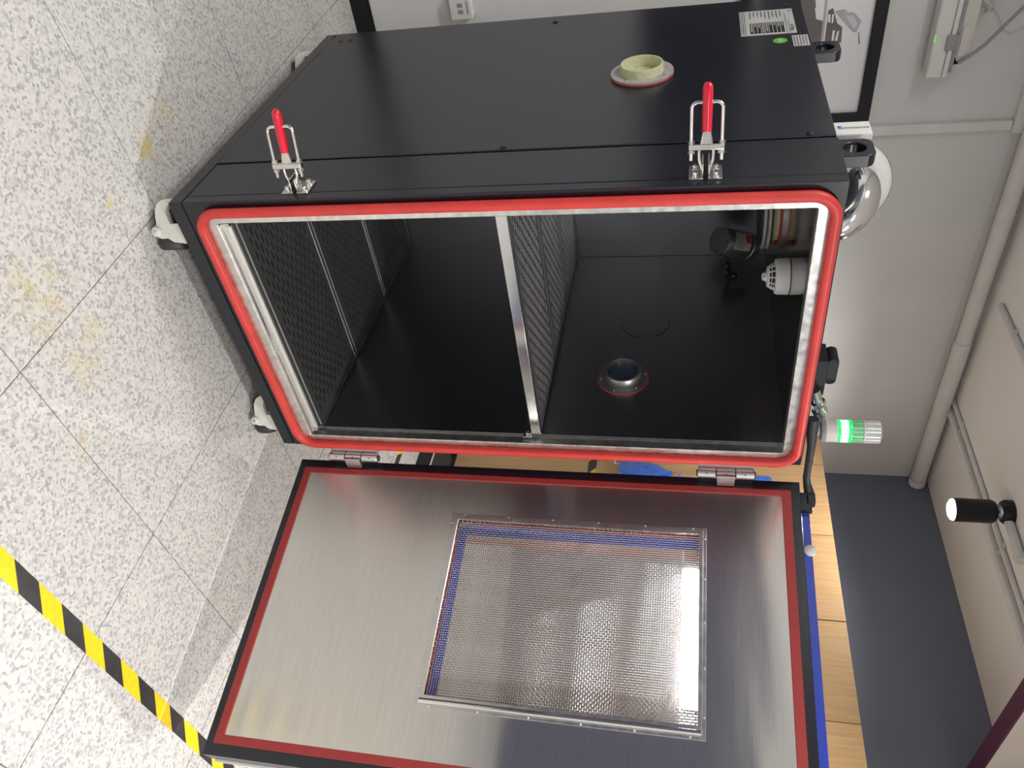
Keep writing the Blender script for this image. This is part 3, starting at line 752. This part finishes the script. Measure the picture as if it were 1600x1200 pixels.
# ------------------------------------------------------------------ things standing on or hanging in the chamber
# signal tower
tx0, ty0 = .800, .075
sg = thing('signal_tower', (tx0, ty0, ZT), 'small round signal tower with a lit green section on top of the black chamber', 'signal light')
MB().lathe([(.020, ZT), (.020, ZT+.003), (.0125, ZT+.005), (.0125, ZT+.030), (.015, ZT+.034), (.015, ZT+.046)], (tx0, ty0, 0), (0, 0, 1), 28).build('pole', 'white_plastic', sg)
MB().lathe([(.016, 1.7215), (.0275, 1.7255), (.0300, 1.732), (.0300, 1.737)], (tx0, ty0, 0), (0, 0, 1), 40).build('rubber_seal', 'grey_plastic', sg)
MB().lathe([(.0300, 1.737), (.0308, 1.742), (.0308, 1.766)], (tx0, ty0, 0), (0, 0, 1), 40).build('base_module', 'cream_plastic', sg)
MB().lathe([(.0308, 1.766), (.0312, 1.768), (.0312, 1.772), (.0306, 1.774)], (tx0, ty0, 0), (0, 0, 1), 40).build('lower_ring', 'green_core', sg)
MB().lathe([(.0306, 1.774), (.0306, 1.794)], (tx0, ty0, 0), (0, 0, 1), 40).build('lit_module', 'green_lit', sg)
MB().lathe([(.0306, 1.794), (.0312, 1.796), (.0312, 1.801), (.0306, 1.803)], (tx0, ty0, 0), (0, 0, 1), 40).build('upper_ring', 'green_core', sg)
def ribbed(z0, z1, r, name, m):
    seg = 72; vs = []; fs = []; mb = MB()
    prof = [(z0, 1), (z1-.003, 1), (z1, .95)]
    for z, k in prof:
        for i in range(seg):
            rr = r*k+(.0006 if i % 2 else -.0006); a = 2*math.pi*i/seg; vs.append((tx0+rr*math.cos(a), ty0+rr*math.sin(a), z))
    for q in range(2):
        for i in range(seg): j = (i+1) % seg; fs.append((q*seg+i, q*seg+j, (q+1)*seg+j, (q+1)*seg+i))
    fs.append(tuple(2*seg+i for i in range(seg)))
    mb._add(vs, fs); return mb.build(name, m, sg, smooth=20)
ribbed(1.803, 1.833, .0304, 'unlit_module', 'green_lens')
ribbed(1.834, 1.876, .0304, 'clear_module', 'clear_lens')
MB().lathe([(.0309, 1.8325), (.0309, 1.8345)], (tx0, ty0, 0), (0, 0, 1), 40).build('joint_ring', 'white_plastic', sg)
MB().cyl((tx0, ty0, 1.803), (tx0, ty0, 1.858), .010, 12).build('inner_stem', 'white_plastic', sg)

# perforated shelf
sh = thing('perforated_shelf', (.43, .5, .93), 'slotted steel shelf across the middle of the open black chamber', 'shelf')
for y0, y1 in ((.030, .345), (.352, .640), (.647, .940)):
    slotted(.064, .800, y0, y1, .952, .0015, .043, .0166, .0295, .0060, .022).build('shelf_plate', 'plate', sh, smooth=0, recalc=False)
MB().box(.068, .796, .018, .030, .926, .9535).build('front_rail', 'chrome', sh, smooth=0, bevel=.0016)
MB().box(.068, .080, .030, .94, .926, .936).box(.784, .796, .030, .94, .926, .936).build('side_runner', 'plate', sh, smooth=0)
for x0, x1, s in ((.7865, .8055, 1), (.0585, .0685, -1)):
    br = MB().box(x1-.003 if s > 0 else x0, x1 if s > 0 else x0+.003, .012, .10, .900, .926).box(x0, x1, .012, .10, .9215, .9255).build('shelf_bracket', 'steel', sh, smooth=0, bevel=.001)
    MB().lathe([(.0065, 0), (.0065, .005), (.004, .007)], ((x1-.003) if s > 0 else x0+.003, .026, .912), (-s, 0, 0), 12).build('screw', 'chrome', br)

# smoke detector on the liner ceiling
sx, sy, szt = .455, .315, 1.627
sd = thing('smoke_detector', (sx, sy, szt), 'round white smoke detector under the ceiling inside the black chamber', 'smoke detector')
MB().lathe([(.046, 0), (.0495, .002), (.0495, .012), (.049, .0125), (.049, .030), (.046, .037), (.038, .038)], (sx, sy, szt), (0, 0, -1), 44).build('base', 'white_plastic', sd)
MB().lathe([(.022, .037), (.022, .052)], (sx, sy, szt), (0, 0, -1), 24).build('sensor_chamber', 'ink', sd)
cg = MB()
for k in range(12):
    a = 2*math.pi*k/12; u = Vector((math.cos(a), math.sin(a), 0))
    p0 = Vector((sx, sy, szt-.037))+u*.036; p1 = Vector((sx, sy, szt-.053))+u*.028
    cg.cyl(p0, p1, .0022, 6)
cg.lathe([(.034, .0455), (.036, .0460), (.0345, .0475), (.0325, .047)], (sx, sy, szt), (0, 0, -1), 36)
cg.lathe([(.0305, .052), (.029, .056), (.024, .058), (.0, .058)], (sx, sy, szt), (0, 0, -1), 36, close=False)
cg.build('cage', 'white_plastic', sd)
ns = MB().lathe([(.014, .057), (.0135, .063), (.011, .068), (.006, .0705), (.0, .071)], (sx, sy, szt), (0, 0, -1), 24, close=False).build('nose', 'white_plastic', sd)
for k in range(6):
    a = 2*math.pi*k/6
    MB().box(sx+.0125*math.cos(a)-.001, sx+.0125*math.cos(a)+.001, sy+.0125*math.sin(a)-.001, sy+.0125*math.sin(a)+.001, szt-.067, szt-.060).build('slot', 'ink', ns, smooth=0)

# tilted camera housing on a jointed arm
cam_top = Vector((.705, .845, 1.568)); cam_end = Vector((.628, .768, 1.455))
cx = (cam_end-cam_top).normalized()
cb = thing('monitoring_camera', tuple(cam_top), 'tilted grey cylindrical camera on a jointed bracket inside the black chamber', 'camera')
MB().lathe([(.044, 0), (.0485, .004), (.0485, .032), (.0465, .034), (.0465, .040), (.0485, .042), (.0485, .145), (.046, .149)], cam_top, tuple(cx), 40).build('housing', 'camera_grey', cb)
fp = MB().lathe([(.0455, .149), (.0455, .1505)], cam_top, tuple(cx), 40).build('front_cap', 'camera_grey', cb)
Rc = rot_to(cx)
for k in range(4):
    a = math.radians(30+90*k); q = cam_top + Rc @ Vector((.036*math.cos(a), .036*math.sin(a), .1502))
    MB().lathe([(.0032, 0), (.0028, .0012)], q, tuple(cx), 10).build('screw', 'ink', fp)
# wrapped paper label facing the opening
def wrap(name, a0, a1, h0, h1, m, lift, par):
    mb = MB(); n = 8; vs = []; fs = []
    for i in range(n+1):
        a = math.radians(a0+(a1-a0)*i/n)
        for h in (h0, h1): vs.append(tuple(cam_top + Rc @ Vector(((.0485+lift)*math.cos(a), (.0485+lift)*math.sin(a), h))))
    for i in range(n): fs.append((2*i, 2*i+2, 2*i+3, 2*i+1))
    mb._add(vs, fs); return mb.build(name, m, par, smooth=60)
toward = Rc.inverted() @ (Vector((-.5, -1.5, 1.2))-cam_top); A0 = math.degrees(math.atan2(toward.y, toward.x))
lb = wrap('label', A0-12, A0+58, .052, .122, 'label_silver', .0004, cb)
wrap('red_mark', A0+20, A0+52, .055, .078, 'sticker_red', .0008, lb)
for i in range(4): wrap('printed_line', A0-6, A0+[18, 40, 30, 44][i], .084+.009*i, .0875+.009*i, 'ink_grey', .0008, lb)
arm = [cam_top+cx*.085+Vector((.03, .01, 0)), Vector((.730, .79, 1.478)), Vector((.760, .80, 1.492)), Vector((.800, .82, 1.508))]
MB().tube(arm, .007, 10).build('arm', 'black_rubber', cb)
MB().lathe([(0, -.014), (.010, -.010), (.014, 0), (.010, .010), (0, .014)], (.748, .796, 1.488), (1, 0, 0), 16, close=False).build('ball_joint', 'black_rubber', cb)
mp_ = MB().lathe([(.022, 0), (.022, .006), (.012, .010)], (.806, .82, 1.508), (-1, 0, 0), 20).build('mount_plate', 'black_rubber', cb)
for k in range(3):
    a = math.radians(120*k+40); MB().lathe([(.004, .006), (.003, .009)], (.806, .82+.017*math.cos(a), 1.508+.017*math.sin(a)), (-1, 0, 0), 8).build('screw', 'chrome', mp_)

# ------------------------------------------------------------------ back wall things
fr = thing('picture_frame', (.05, YB-.02, 1.2), 'large black-framed white poster on the back wall beside the chamber', 'poster frame')
FX0, FX1, FZ0, FZ1, FB = -.98, .668, 1.53, 2.048, .045
MB().frame([(FX0, FZ0), (FX1, FZ0), (FX1, FZ1), (FX0, FZ1)], [(FX0+FB, FZ0+FB), (FX1-FB, FZ0+FB), (FX1-FB, FZ1-FB), (FX0+FB, FZ1-FB)], XZ, YB-.026, YB).build('frame', 'black_satin', fr, smooth=0, bevel=.003)
po = MB().box(FX0+FB, FX1-FB, YB-.010, YB-.004, FZ0+FB, FZ1-FB).build('poster', 'paper', fr, smooth=0)
def flat(name, m, polys, y):
    mb = MB()
    for p in polys: mb._add([(a, y, b) for a, b in p], [tuple(range(len(p)))])
    return mb.build(name, m, po, smooth=0)
yq = YB-.0106
flat('printed_machine_and_fill', 'print_dark', [[(0.15, 1.70), (0.188, 1.794), (0.256, 1.806), (0.265, 1.834), (0.337, 1.834), (0.345, 1.76), (.33, 1.60), (-.91, 1.60), (-.91, 1.90), (-.02, 1.88), (.06, 1.70)],  # dark area to the left is added, unseen, to darken the side panel's reflection
     [(0.227, 1.843), (0.22, 1.859), (0.275, 1.88), (0.291, 1.9), (0.347, 1.904), (0.342, 1.844), (0.273, 1.844)], [(0.313, 1.959), (0.314, 1.962), (0.356, 1.971), (0.358, 1.967)]], yq)
for _p in ([[(0.214, 1.795), (0.215, 1.832), (0.263, 1.834), (0.254, 1.804)], [(0.241, 1.845), (0.242, 1.853), (0.271, 1.855), (0.268, 1.846)],
     [(0.242, 1.858), (0.242, 1.865), (0.272, 1.866), (0.274, 1.86)], [(0.306, 1.884), (0.301, 1.891), (0.339, 1.889), (0.338, 1.88)], [(0.30, 1.868), (0.30, 1.876), (0.338, 1.876), (0.338, 1.868)]]): flat('printed_gap', 'paper', [_p], yq-.0004)
flat('printed_post', 'print_mid', [[(0.05, 1.824), (0.05, 1.834), (0.337, 1.839), (0.337, 1.83)], [(0.231, 1.865), (0.227, 1.9), (0.239, 1.911), (0.241, 1.933), (0.273, 1.964), (0.313, 1.952), (0.31, 1.939)]], yq-.0006)
flat('printed_screen', 'print_light', [[(0.25, 1.906), (0.25, 1.932), (0.283, 1.952), (0.303, 1.944)]], yq-.0009)

dark_refl = thing('dark_reflection_panel', (-.74, YB, 1.36), 'plain black panel out of view under the poster, added to darken the chamber side reflection', 'dark panel')  # unseen, added so the chamber side reflects something dark
MB().box(-1.36, -.12, YB-.045, YB, 1.18, 1.515).build('case', 'black_satin', dark_refl, smooth=0, bevel=.004)
MB().box(-1.34, -.14, YB-.0465, YB-.044, 1.20, 1.495).build('dark_face', 'ink', dark_refl, smooth=0)
so = thing('wall_socket', (.09, YB, .467), 'white double data socket low on the back wall behind the chamber', 'wall socket')
MB().box(.055, .140, YB-.034, YB, .424, .505).build('back_box', 'white_plastic', so, smooth=0, bevel=.002)
MB().box(.052, .143, YB-.043, YB-.034, .421, .508).build('face_plate', 'white_plastic', so, smooth=0, bevel=.0025)
for x in (.082, .106): MB().box(x, x+.015, YB-.0445, YB-.042, .452, .474).build('jack', 'grey_plastic', so, smooth=0, bevel=.0008)
MB().box(.075, .122, YB-.0442, YB-.042, .490, .4945).build('label_strip', 'grey_plastic', so, smooth=0)
MB().lathe([(.0035, 0), (.0035, .001)], (.064, YB-.043, .463), (0, -1, 0), 10).build('screw', 'ink', so)

# network unit on a bracket
nu = thing('network_unit', (.3, YB, 2.2), 'white wall-mounted network unit with grey bracket high on the back wall', 'network unit')
MB().prism(rrect(1.600, 1.668, 2.206, 2.262, .010, 4), YZ, .10, .474).build('body', 'white_plastic', nu, smooth=50, bevel=.002)
MB().box(.10, .476, 1.598, 1.664, 2.262, 2.278).build('lid', 'white_plastic', nu, smooth=0, bevel=.003)
bk = MB().box(.10, .46, 1.606, 1.68, 2.280, 2.294).box(.32, .375, 1.592, 1.598, 2.250, 2.290).build('bracket', 'grey_plastic', nu, smooth=0, bevel=.002)
MB().lathe([(.004, 0), (.003, .002)], (.348, 1.592, 2.268), (0, -1, 0), 10).build('screw', 'chrome', bk)
MB().box(.318, .345, 1.598, 1.602, 2.2075, 2.2125).build('status_light', 'led_green', nu, smooth=0)
ad = MB().prism(rrect(.10, .420, 2.294, 2.340, .020, 5), XZ, 1.614, 1.675).build('adapter', 'cream_plastic', nu, smooth=50, bevel=.003)
MB().box(.30, .405, 1.609, 1.616, 2.300, 2.326).build('cover', 'cream_plastic', ad, smooth=0, bevel=.002)
MB().tube([(.420, 1.64, 2.300), (.434, 1.625, 2.302), (.425, 1.61, 2.312)], .006, 8).build('plug', 'ink', nu)
cab = [(.428, 1.61, 2.310), (.405, 1.602, 2.335), (.365, 1.60, 2.380), (.305, 1.60, 2.425), (.24, 1.60, 2.475), (.15, 1.61, 2.53), (.04, 1.62, 2.56)]
tag(MB().tube(cab, .0065, 10).build('power_cable', 'grey_plastic', smooth=60), 'grey cable curving up from the white network unit on the wall', 'cable')
for k in range(4):
    y = 1.63+.008*k
    p = [(.28-.012*k, y, 2.335), (.262, y-.01, 2.365+.01*k), (.235, y-.015, 2.372), (.215-.01*k, y, 2.345), (.19, y, 2.352+.012*k), (.15, y, 2.36)]
    tag(MB().tube(p, .0028, 6).build('patch_cable', 'cream_plastic', smooth=60), ['lowest loop of cream patch cable above the white network unit', 'second lowest loop of cream patch cable above the network unit', 'second highest loop of cream patch cable above the network unit', 'highest loop of cream patch cable above the network unit'][k], 'cable', 'patch cables above the network unit')
tag(MB().tube([(.26, 1.672, 2.40), (.30, 1.673, 2.43), (.345, 1.674, 2.455), (.36, 1.674, 2.48), (.34, 1.674, 2.52), (.28, 1.674, 2.55)], .0018, 6).build('thin_wire', 'cream_plastic', smooth=60), 'thin cream wire looping on the back wall above the network unit', 'cable')

# trunking and pipes
tk = MB().box(.687, .725, YB-.02, YB, 1.2, 2.575).build('cable_trunking', 'pipe', smooth=0, bevel=.002)
tag(tk, 'narrow vertical cable trunking beside the poster frame', 'trunking')
tk = MB().box(.04, .735, YB-.028, YB, 2.577, 2.617).build('cable_trunking', 'pipe', smooth=0, bevel=.002)
tag(tk, 'horizontal cable trunking along the top of the back wall', 'trunking')
bxw = MB().box(.02, .222, YB-.03, YB, 2.365, 2.43).build('junction_cover', 'cream_plastic', smooth=0, bevel=.003)
tag(bxw, 'cream junction cover on the back wall above the network unit', 'junction box')
PY, PZ = 1.625, 2.640
pp = thing('ceiling_pipe', (1.8, PY, PZ), 'thick white pipe running along the top of the back wall', 'pipe')
MB().cyl((.1, PY, PZ), (1.77, PY, PZ), .0335, 24).build('upper_run', 'pipe', pp, smooth=60)
MB().cyl((1.765, PY, PZ), (2.76, PY, PZ), .0385, 24).build('lower_run', 'pipe', pp, smooth=60, bevel=.002)
MB().lathe([(.043, 0), (.043, .035), (.039, .04)], (2.805, PY, PZ), (-1, 0, 0), 24).build('end_collar', 'pipe', pp, smooth=40)
for x in (1.1, 2.3): MB().tube([(x, PY+.03, ZC), (x, PY+.02, PZ+.03)], .006, 8).build('hanger', 'pipe', pp)
def conduit(x, y0, y1, z, r, label, clips=()):
    t = thing('ceiling_conduit', (x, (y0+y1)/2, ZC), label, 'conduit')
    MB().cyl((x, y0, z), (x, y1, z), r, 16).build('tube', 'pipe', t, smooth=60)
    for c in clips:
        MB().box(x-r-.008, x+r+.008, c-.010, c+.010, z+r*.2, ZC).build('clip', 'pipe', t, smooth=0, bevel=.002)
    return t
conduit(2.225, -.012, 1.675, ZC-.017, .017, 'wider white conduit on the ceiling behind the spotlight', (1.46, .74))
conduit(2.165, -.012, 1.675, ZC-.012, .011, 'thin white conduit on the ceiling next to the wider one', (1.46, .74))
conduit(1.455, -.012, 1.50, ZC-.013, .013, 'white ceiling conduit crossing near the upper edge of the picture', (1.30,))
cs = thing('ceiling_conduit', (2.015, .68, ZC), 'short stub conduit leaving the spotlight mount on the ceiling', 'conduit')
MB().cyl((2.02, .60, ZC-.020), (2.012, .775, ZC-.020), .018, 16).build('tube', 'pipe', cs, smooth=60)
MB().lathe([(.022, 0), (.022, .03), (.016, .034)], (2.022, .60, ZC-.020), (.04, -1, 0), 16).build('coupling', 'pipe', cs)

# ceiling spotlights (the one in view, and its twin behind the camera)
def spotlight(x, y, label):
    s = thing('ceiling_spotlight', (x, y, ZC), label, 'spotlight', None)
    MB().lathe([(.052, 0), (.052, .028), (.044, .040), (.030, .048)], (x, y, ZC), (0, 0, -1), 32).build('mount', 'black_satin', s)
    MB().cyl((x, y, ZC-.046), (x, y, ZC-.064), .006, 10).build('stem', 'black_satin', s)
    MB().lathe([(.030, .062), (.043, .066), (.050, .080), (.050, .226), (.046, .226), (.044, .218)], (x, y, ZC), (0, 0, -1), 36, close=False).build('barrel', 'black_satin', s, smooth=50)
    MB().lathe([(.046, .222), (.043, .232), (.034, .238), (0, .240)], (x, y, ZC), (0, 0, -1), 32, close=False).build('lens', 'lamp_lens', s)
spotlight(2.005, .80, 'black cylinder ceiling spotlight with a glowing white lens')
spotlight(2.005, -.95, 'black ceiling spotlight above the far side of the open door, out of view')
spotlight(.98, -1.72, 'black ceiling spotlight behind the viewer, in front of the chamber')
for z, h, w in ((1.655, .012, 'lower'), (1.80, .024, 'upper')):
    tag(MB().box(XL, XL+.03, -3.2, 1.5, z, z+h).build('cable_trunking', 'pipe', smooth=0, bevel=.003), w+' white trunking along the violet-grey wall, seen in the door steel', 'trunking')
# unseen fill panels on the ceiling
for k, (x, y, pw) in enumerate(FILL_PANELS):
    t = thing('ceiling_fill_panel', (x, y, ZC), 'flat ceiling panel out of view, for soft fill light', 'light panel', 'ceiling fill panels')
    MB().frame([(x-.6, y-.16), (x+.6, y-.16), (x+.6, y+.16), (x-.6, y+.16)], [(x-.58, y-.14), (x+.58, y-.14), (x+.58, y+.14), (x-.58, y+.14)], XY, 2.662, ZC).build('frame', 'white_plastic', t, smooth=0)
    MB().box(x-.58, x+.58, y-.14, y+.14, 2.668, 2.674).build('diffuser', 'diffuser', t, smooth=0)
# ------------------------------------------------------------------ wooden cabinets on the right wall
XC = 2.37
def cabinet(y0, y1, splits, label):
    t = thing('wooden_cabinet', ((XC+XR)/2, (y0+y1)/2, 0), label, 'cabinet')
    MB().box(XC+.02, XR-.002, y0+.001, y1-.001, .10, 2.06).build('body', 'wood', t, smooth=0)
    MB().box(XC+.045, XR-.002, y0+.001, y1-.001, 0, .10).build('plinth', 'black_satin', t, smooth=0)
    ys = [y0]+splits+[y1]
    doors = []
    for a, b in zip(ys, ys[1:]):
        d = MB().box(XC, XC+.019, a+.0018, b-.0018, .102, 2.062).build('door', 'wood', t, smooth=0, bevel=.0008)
        doors.append((d, a, b))
    for i, (d, a, b) in enumerate(doors):
        hy = b-.045 if i == len(doors)-1 else a+.045
        if len(doors) == 1: hy = a+.06
        MB().frame(rrect(hy-.016, hy+.016, .99, 1.155, .006, 3), rrect(hy-.010, hy+.010, 1.0, 1.145, .004, 3), YZ, XC-.004, XC+.002).build('handle', 'hinge', d, smooth=0, bevel=.001)
        MB().box(XC-.0008, XC+.0005, hy-.010, hy+.010, 1.0, 1.145).build('handle_recess', 'grey_plastic', d, smooth=0)
        MB().lathe([(.009, 0), (.009, .004), (.006, .007)], (XC, hy+.022, .94), (-1, 0, 0), 14).build('lock', 'chrome', d)
cabinet(1.347, YB-.002, [], 'narrow beech cabinet in the far corner by the back wall')
cabinet(.445, 1.345, [.90], 'beech cabinet with two tall doors beside the corner unit')
cabinet(-.46, .443, [-.005], 'beech cabinet with two tall doors nearest the purple ceiling edge')

def hazard_tape(name, label, cat_, org, dirv, side, up, length, width, period, shift, skew):
    """printed tape: slanted black and yellow blocks on one thin strip"""
    org, dirv, side, up = Vector(org), Vector(dirv), Vector(side), Vector(up)
    mb = MB(); t = .0006
    def P(a, b, h): return tuple(org+dirv*a+side*b+up*h)
    k = 0; a = -skew-period+shift
    while a < length+skew:
        for m in (0, 1):
            a0 = a+m*period/2; a1 = a0+period/2
            q = [(a0, 0), (a1, 0), (a1+skew, width), (a0+skew, width)]
            # clip to the strip ends
            for lim, s in ((0, 1), (length, -1)):
                out = []
                for i in range(len(q)):
                    p, r = q[i-1], q[i]; dp, dr = s*(p[0]-lim), s*(r[0]-lim)
                    if (dp >= 0) != (dr >= 0):
                        w = dp/(dp-dr); out.append((p[0]+(r[0]-p[0])*w, p[1]+(r[1]-p[1])*w))
                    if dr >= 0: out.append(r)
                q = out
                if len(q) < 3: break
            if len(q) >= 3:
                mb.prism(q, lambda aa, bb, tt: P(aa, bb, tt), 0.0, t, m)
        a += period
    o = mb.build(name, ['black_tape', 'yellow_tape'], smooth=0)
    return tag(o, label, cat_)
# along the floor in front of the chamber: upper edge through (0.33,-0.783), skewed 63 mm over 45 mm
da = Vector((.9994, .0367, 0)).normalized(); ds = Vector((.0367, -.9994, 0)).normalized()
L0 = 2.2
hazard_tape('floor_tape', 'yellow and black hazard tape on the floor in front of the open door', 'hazard tape', (.403-1.8*1, -.780-.066, .0002), da, ds, (0, 0, 1), 3.17, .045, .182, .182*.11, .063)
hazard_tape('floor_tape', 'yellow and black hazard tape on the floor behind the door', 'hazard tape', (1.87, -.5, .0002), (0, 1, 0), (1, 0, 0), (0, 0, 1), 2.0, .042, .18, .05, .05)
hazard_tape('cabinet_tape', 'strip of yellow and black tape stuck across the cabinet fronts', 'hazard tape', (XC-.0008, .46, .853), (0, 1, 0), (0, 0, 1), (-1, 0, 0), .87, .044, .18, .074, .045)

# low black crate with a white rim in front of the cabinet
cr = thing('storage_crate', (2.24, 1.1, 0), 'low black crate with a white rim in front of the wooden cabinets', 'crate')
MB().prism(rrect(2.10, 2.33, .80, 1.24, .03, 5), XY, 0, .085).build('tub', 'black_rubber', cr, smooth=40, bevel=.004)
MB().prism(rrect(2.094, 2.336, .794, 1.246, .034, 5), XY, .078, .086).build('rim', 'white_plastic', cr, smooth=40, bevel=.002)
MB().prism(rrect(2.097, 2.333, .797, 1.243, .032, 5), XY, .086, .094).build('lid', 'black_rubber', cr, smooth=40, bevel=.002)

# blue bag and blue card hanging on the cabinet doors
def bag():
    t = thing('plastic_bag', (2.30, 1.12, 1.03), 'crumpled blue plastic bag hanging on a cabinet door handle', 'bag')
    mb = MB(); vs = []; fs = []; n, m = 18, 9
    for j in range(m):
        w = j/(m-1); z = 1.30-.27*w; rr = .012+.085*math.sin(min(1, w*1.25)*math.pi*.62)
        for i in range(n):
            a = 2*math.pi*i/n; k = 1+.16*math.sin(a*5+w*4)+.1*math.sin(a*9-w*7)
            vs.append((2.325+min(.036, .045*math.cos(a)*k), 1.17+rr*math.sin(a)*k, z))
    for j in range(m-1):
        for i in range(n): i2 = (i+1) % n; fs.append((j*n+i, j*n+i2, (j+1)*n+i2, (j+1)*n+i))
    fs.append(tuple((m-1)*n+i for i in range(n)))
    mb._add(vs, fs); mb.build('sack', 'blue_bag', t, smooth=80)
    MB().tube([(2.335, 1.165, 1.30), (2.352, 1.20, 1.33), (2.36, 1.24, 1.345)], .004, 6).build('strap', 'blue_bag', t)
bag()
cd_ = MB().prism(rrect(1.02, 1.245, 1.72, 1.80, .018, 5), YZ, XC-.009, XC-.001).build('blue_card', 'blue_bag', smooth=40, bevel=.001)
tag(cd_, 'blue rounded plastic card stuck high on the cabinet door', 'card')

for o in bpy.data.objects:
    if '_org' in o: del o['_org']
